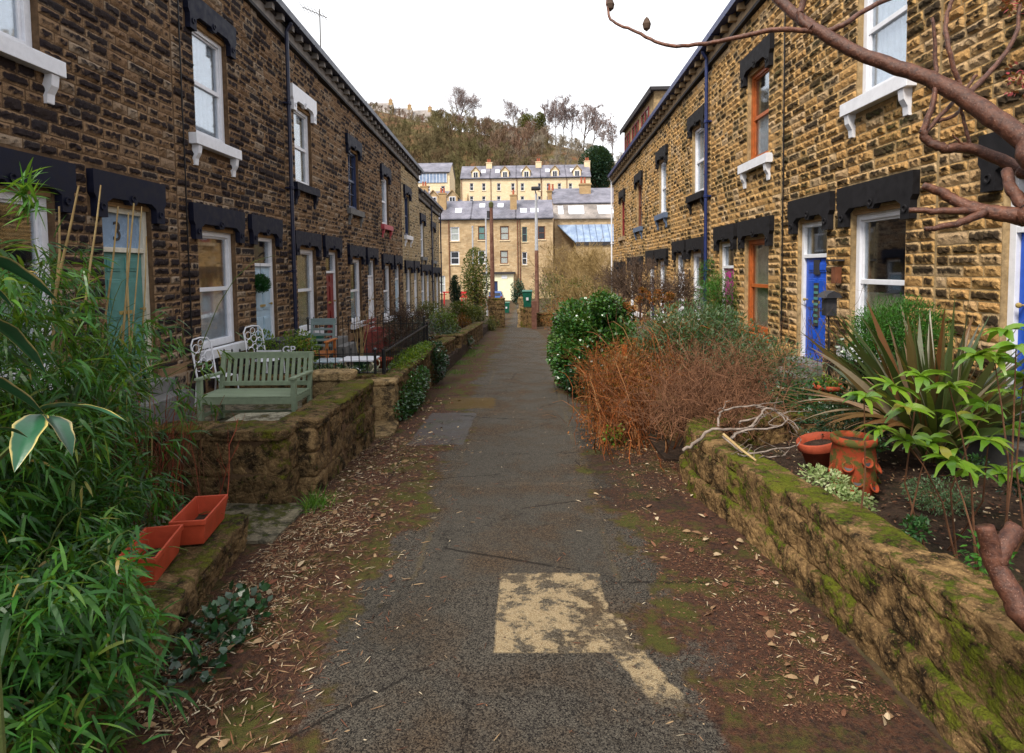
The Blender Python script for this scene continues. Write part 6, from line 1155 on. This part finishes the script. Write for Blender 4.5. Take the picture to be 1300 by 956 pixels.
for k, (x, y, r, lab) in enumerate([(2.32, 4.55, .14, 'cream and green variegated creeper spilling onto the wall by the strawberry pot'), (2.30, 4.1, .12, 'smaller cream variegated creeper nearer along the mossy wall')]): bush('variegated_creeper', lab, (x, y, .34), (r, r*1.7, .06), 420, .035, .022, 'vari', 30, stems=0, cat='plant')
for k, (px, py, Y_, r, mat, lab) in enumerate([(1165, 672, 3.4, .07, 'ivyl', 'small round leaved weed in the dark soil'), (1250, 705, 3.0, .12, 'conif', 'feathery green seedling beside the forked cut branch'), (1235, 588, 4.0, .09, 'ivyl', 'weed under the rhododendron in the right bed'), (1290, 615, 3.6, .1, 'ivyd', 'dark leaved weed at the right picture edge'), (1060, 640, 4.3, .05, 'ivyl', 'tiny weed between strawberry pot and wall'), (1110, 565, 4.9, .08, 'ivyl', 'green weed right of the mossy strawberry pot')]):
    p = at(px, py, Y_); p[2] = max(p[2], G(Y_)+.33); bush('garden_weed', lab, p, (r, r, r*.7), 130, .045, .02, mat, 12, stems=0, cat='plant', group='weeds in the right bed')
# ---- foreground cherry tree
T = thing('cherry_tree', 'leafless reddish barked tree reaching in from the right over the lane', 'tree', (2.95, 2.0, .0))
q = MB(); q.tubes([[(2.95, 2.0, -.1), (2.92, 2.0, .7), (2.85, 2.05, 1.4), (2.72, 2.08, 2.0), (2.5, 2.1, 2.35)]], [[.13, .11, .10, .085, .07]], 14); q.build('trunk', M['cherry'], T, smooth=True)
limb('limb', [(2.62, 2.08, 2.2), (1340, 215, 2.12), (1300, 178, 2.2), (1240, 135, 2.35), (1180, 100, 2.5), (1100, 72, 2.7), (1040, 40, 2.85), (1000, 10, 3.0), (950, -40, 3.2)], .042, .023)
limb('branch', [(1040, 40, 2.86), (985, 38, 2.9), (940, 47, 3.0), (890, 56, 3.1), (845, 57, 3.2), (808, 40, 3.3), (778, 27, 3.4), (771, 8, 3.45), (772, -12, 3.5)], .013, .006)
limb('branch', [(1042, 44, 2.86), (1070, 32, 2.8), (1100, 12, 2.8), (1140, -6, 2.8), (1200, -30, 2.8)], .014, .009)
limb('branch', [(1030, 38, 2.86), (1015, 20, 2.9), (1022, -6, 2.9), (1020, -40, 2.9)], .018, .012)
limb('branch', [(2.70, 2.08, 2.05), (1330, 225, 2.2), (1300, 218, 2.3), (1240, 190, 2.4), (1200, 188, 2.42), (1176, 178, 2.45), (1171, 165, 2.45)], .030, .014)
for pts, r0, r1 in (([(1172, 166, 2.45), (1185, 130, 2.45), (1188, 80, 2.5), (1184, 22, 2.5)], .013, .006), ([(1174, 170, 2.45), (1200, 140, 2.45), (1222, 118, 2.5), (1240, 95, 2.5)], .009, .006), ([(1218, 108, 2.45), (1204, 60, 2.45), (1202, 20, 2.5), (1212, -5, 2.5)], .010, .007), ([(1230, 118, 2.42), (1265, 82, 2.45), (1290, 45, 2.45), (1294, 5, 2.5)], .011, .006), ([(1232, 186, 2.4), (1225, 160, 2.4), (1220, 135, 2.4)], .008, .005), ([(1228, 186, 2.4), (1215, 178, 2.4), (1210, 170, 2.4)], .005, .003), ([(1190, 155, 2.45), (1215, 145, 2.45), (1222, 130, 2.5)], .008, .006)): limb('twig', pts, r0, r1, 7)
limb('cut_limb', [(2.80, 2.05, 1.75), (1345, 288, 2.1), (1300, 276, 2.15), (1262, 270, 2.2), (1228, 262, 2.25), (1198, 246, 2.3), (1172, 236, 2.32)], .042, .014)
for pts, r0, r1 in (([(1240, 268, 2.22), (1200, 268, 2.25), (1154, 267, 2.3)], .017, .010), ([(1250, 270, 2.2), (1215, 284, 2.2), (1176, 291, 2.2)], .017, .009), ([(1300, 262, 2.15), (1284, 240, 2.2), (1279, 216, 2.25)], .022, .018)): limb('branch', pts, r0, r1, 8)
limb('forked_stub', [(2.85, 2.0, .25), (2.25, 2.0, .55), (1325, 800, 2.0), (1285, 755, 2.05), (1263, 715, 2.1), (1250, 668, 2.12)], .055, .030); limb('forked_stub', [(1264, 712, 2.1), (1275, 690, 2.12), (1290, 670, 2.15)], .034, .030)
for px, py, Y_ in ((775, 8, 3.45), (821, 33, 3.28)):
    q = MB(); c = at(px, py, Y_); q.lathe([(.001, -.03), (.018, -.015), (.024, .01), (.014, .035), (.001, .05)], c, 10); q.build('bud_cluster', M['twig'], T)
M['redb'] = leaf_mat('red buds', [(0, (.20, .008, .015)), (1, (.42, .04, .06))], .2)
for c_, n_ in ((at(1293, 3, 2.5), 120), (at(1298, 100, 2.45), 90)): q = MB(); leaf_blob(q, n_, c_, (.06, .06, .06), .022, .014, 20); q.build('blossom_buds', M['redb'], T)
# ---- litter on the lane
def slivers(n, xr, yr, dens, Lr, wr, sx=1., zoff=.012):
    x = xr(n); y = rng.uniform(*yr, n); P = np.stack([x, y, 0*x], 1); P = P[vnoise(P, 1.3)*.6+vnoise(P, 5)*.4 > dens]; P[:, 2] = GH(P[:, 0], P[:, 1])+zoff+rng.uniform(0, .014, len(P)); a = rng.random(len(P))*6.28; D = np.stack([np.cos(a), np.sin(a), rng.normal(0, .12, len(P))], 1); return P, D, Lr*rng.uniform(.3, 1.2, len(P))**1.6, wr*rng.uniform(.5, 1.3, len(P))
q = MB()
for args in ((15000, lambda n: -2.1+np.abs(rng.normal(0, .50, n)), (1.6, 8.0), .42, .060, .006), (9000, lambda n: -2.0+np.abs(rng.normal(0, .32, n)), (1.8, 5.4), .34, .075, .008), (5000, lambda n: 1.75-np.abs(rng.normal(0, .45, n)), (1.6, 11), .42, .05, .006), (1300, lambda n: rng.uniform(-1.8, 1.7, n), (1.6, 14), .3, .045, .006)):
    P, D, L_, w_ = slivers(*args); q.leaves(P, D, L_, w_, 0, 2, .3, rng.random(len(P))**1.5)
P, D, L_, w_ = slivers(16000, lambda n: 1.72-np.abs(rng.normal(0, .42, n)), (2.6, 7.4), .36, .016, .007); q.leaves(P, D, L_, w_, 0, 2, .3, rng.uniform(.1, .62, len(P)))
P, D, L_, w_ = slivers(900, lambda n: np.where(rng.random(n) < .6, -2.0+np.abs(rng.normal(0, .35, n)), 1.7-np.abs(rng.normal(0, .3, n))), (1.8, 11), .3, .06, .032); D[:, 2] += .15; q.leaves(P, D, L_, w_, 0, 3, .6, rng.uniform(.3, .9, len(P)))
stuff(q.build('leaf_litter', M['litter']), 'straw coloured and brown leaf litter along the edges of the lane', 'litter')
q = MB(); n = 5200; x = rng.uniform(2.15, 4.4, n); y = rng.uniform(1.5, 6.6, n); P = np.stack([x, y, G(y)+.27+.14*ss(2.2, 4.2, x)+rng.uniform(0, .02, n)], 1); a = rng.random(n)*6.28; q.leaves(P, np.stack([np.cos(a), np.sin(a), rng.normal(.05, .2, n)], 1), rng.uniform(.01, .05, n), rng.uniform(.005, .018, n), 0, 2, .4, rng.random(n)**2.2)
stuff(q.build('bed_litter', M['litter']), 'dark crumbs and dead leaves scattered over the right bed', 'litter')
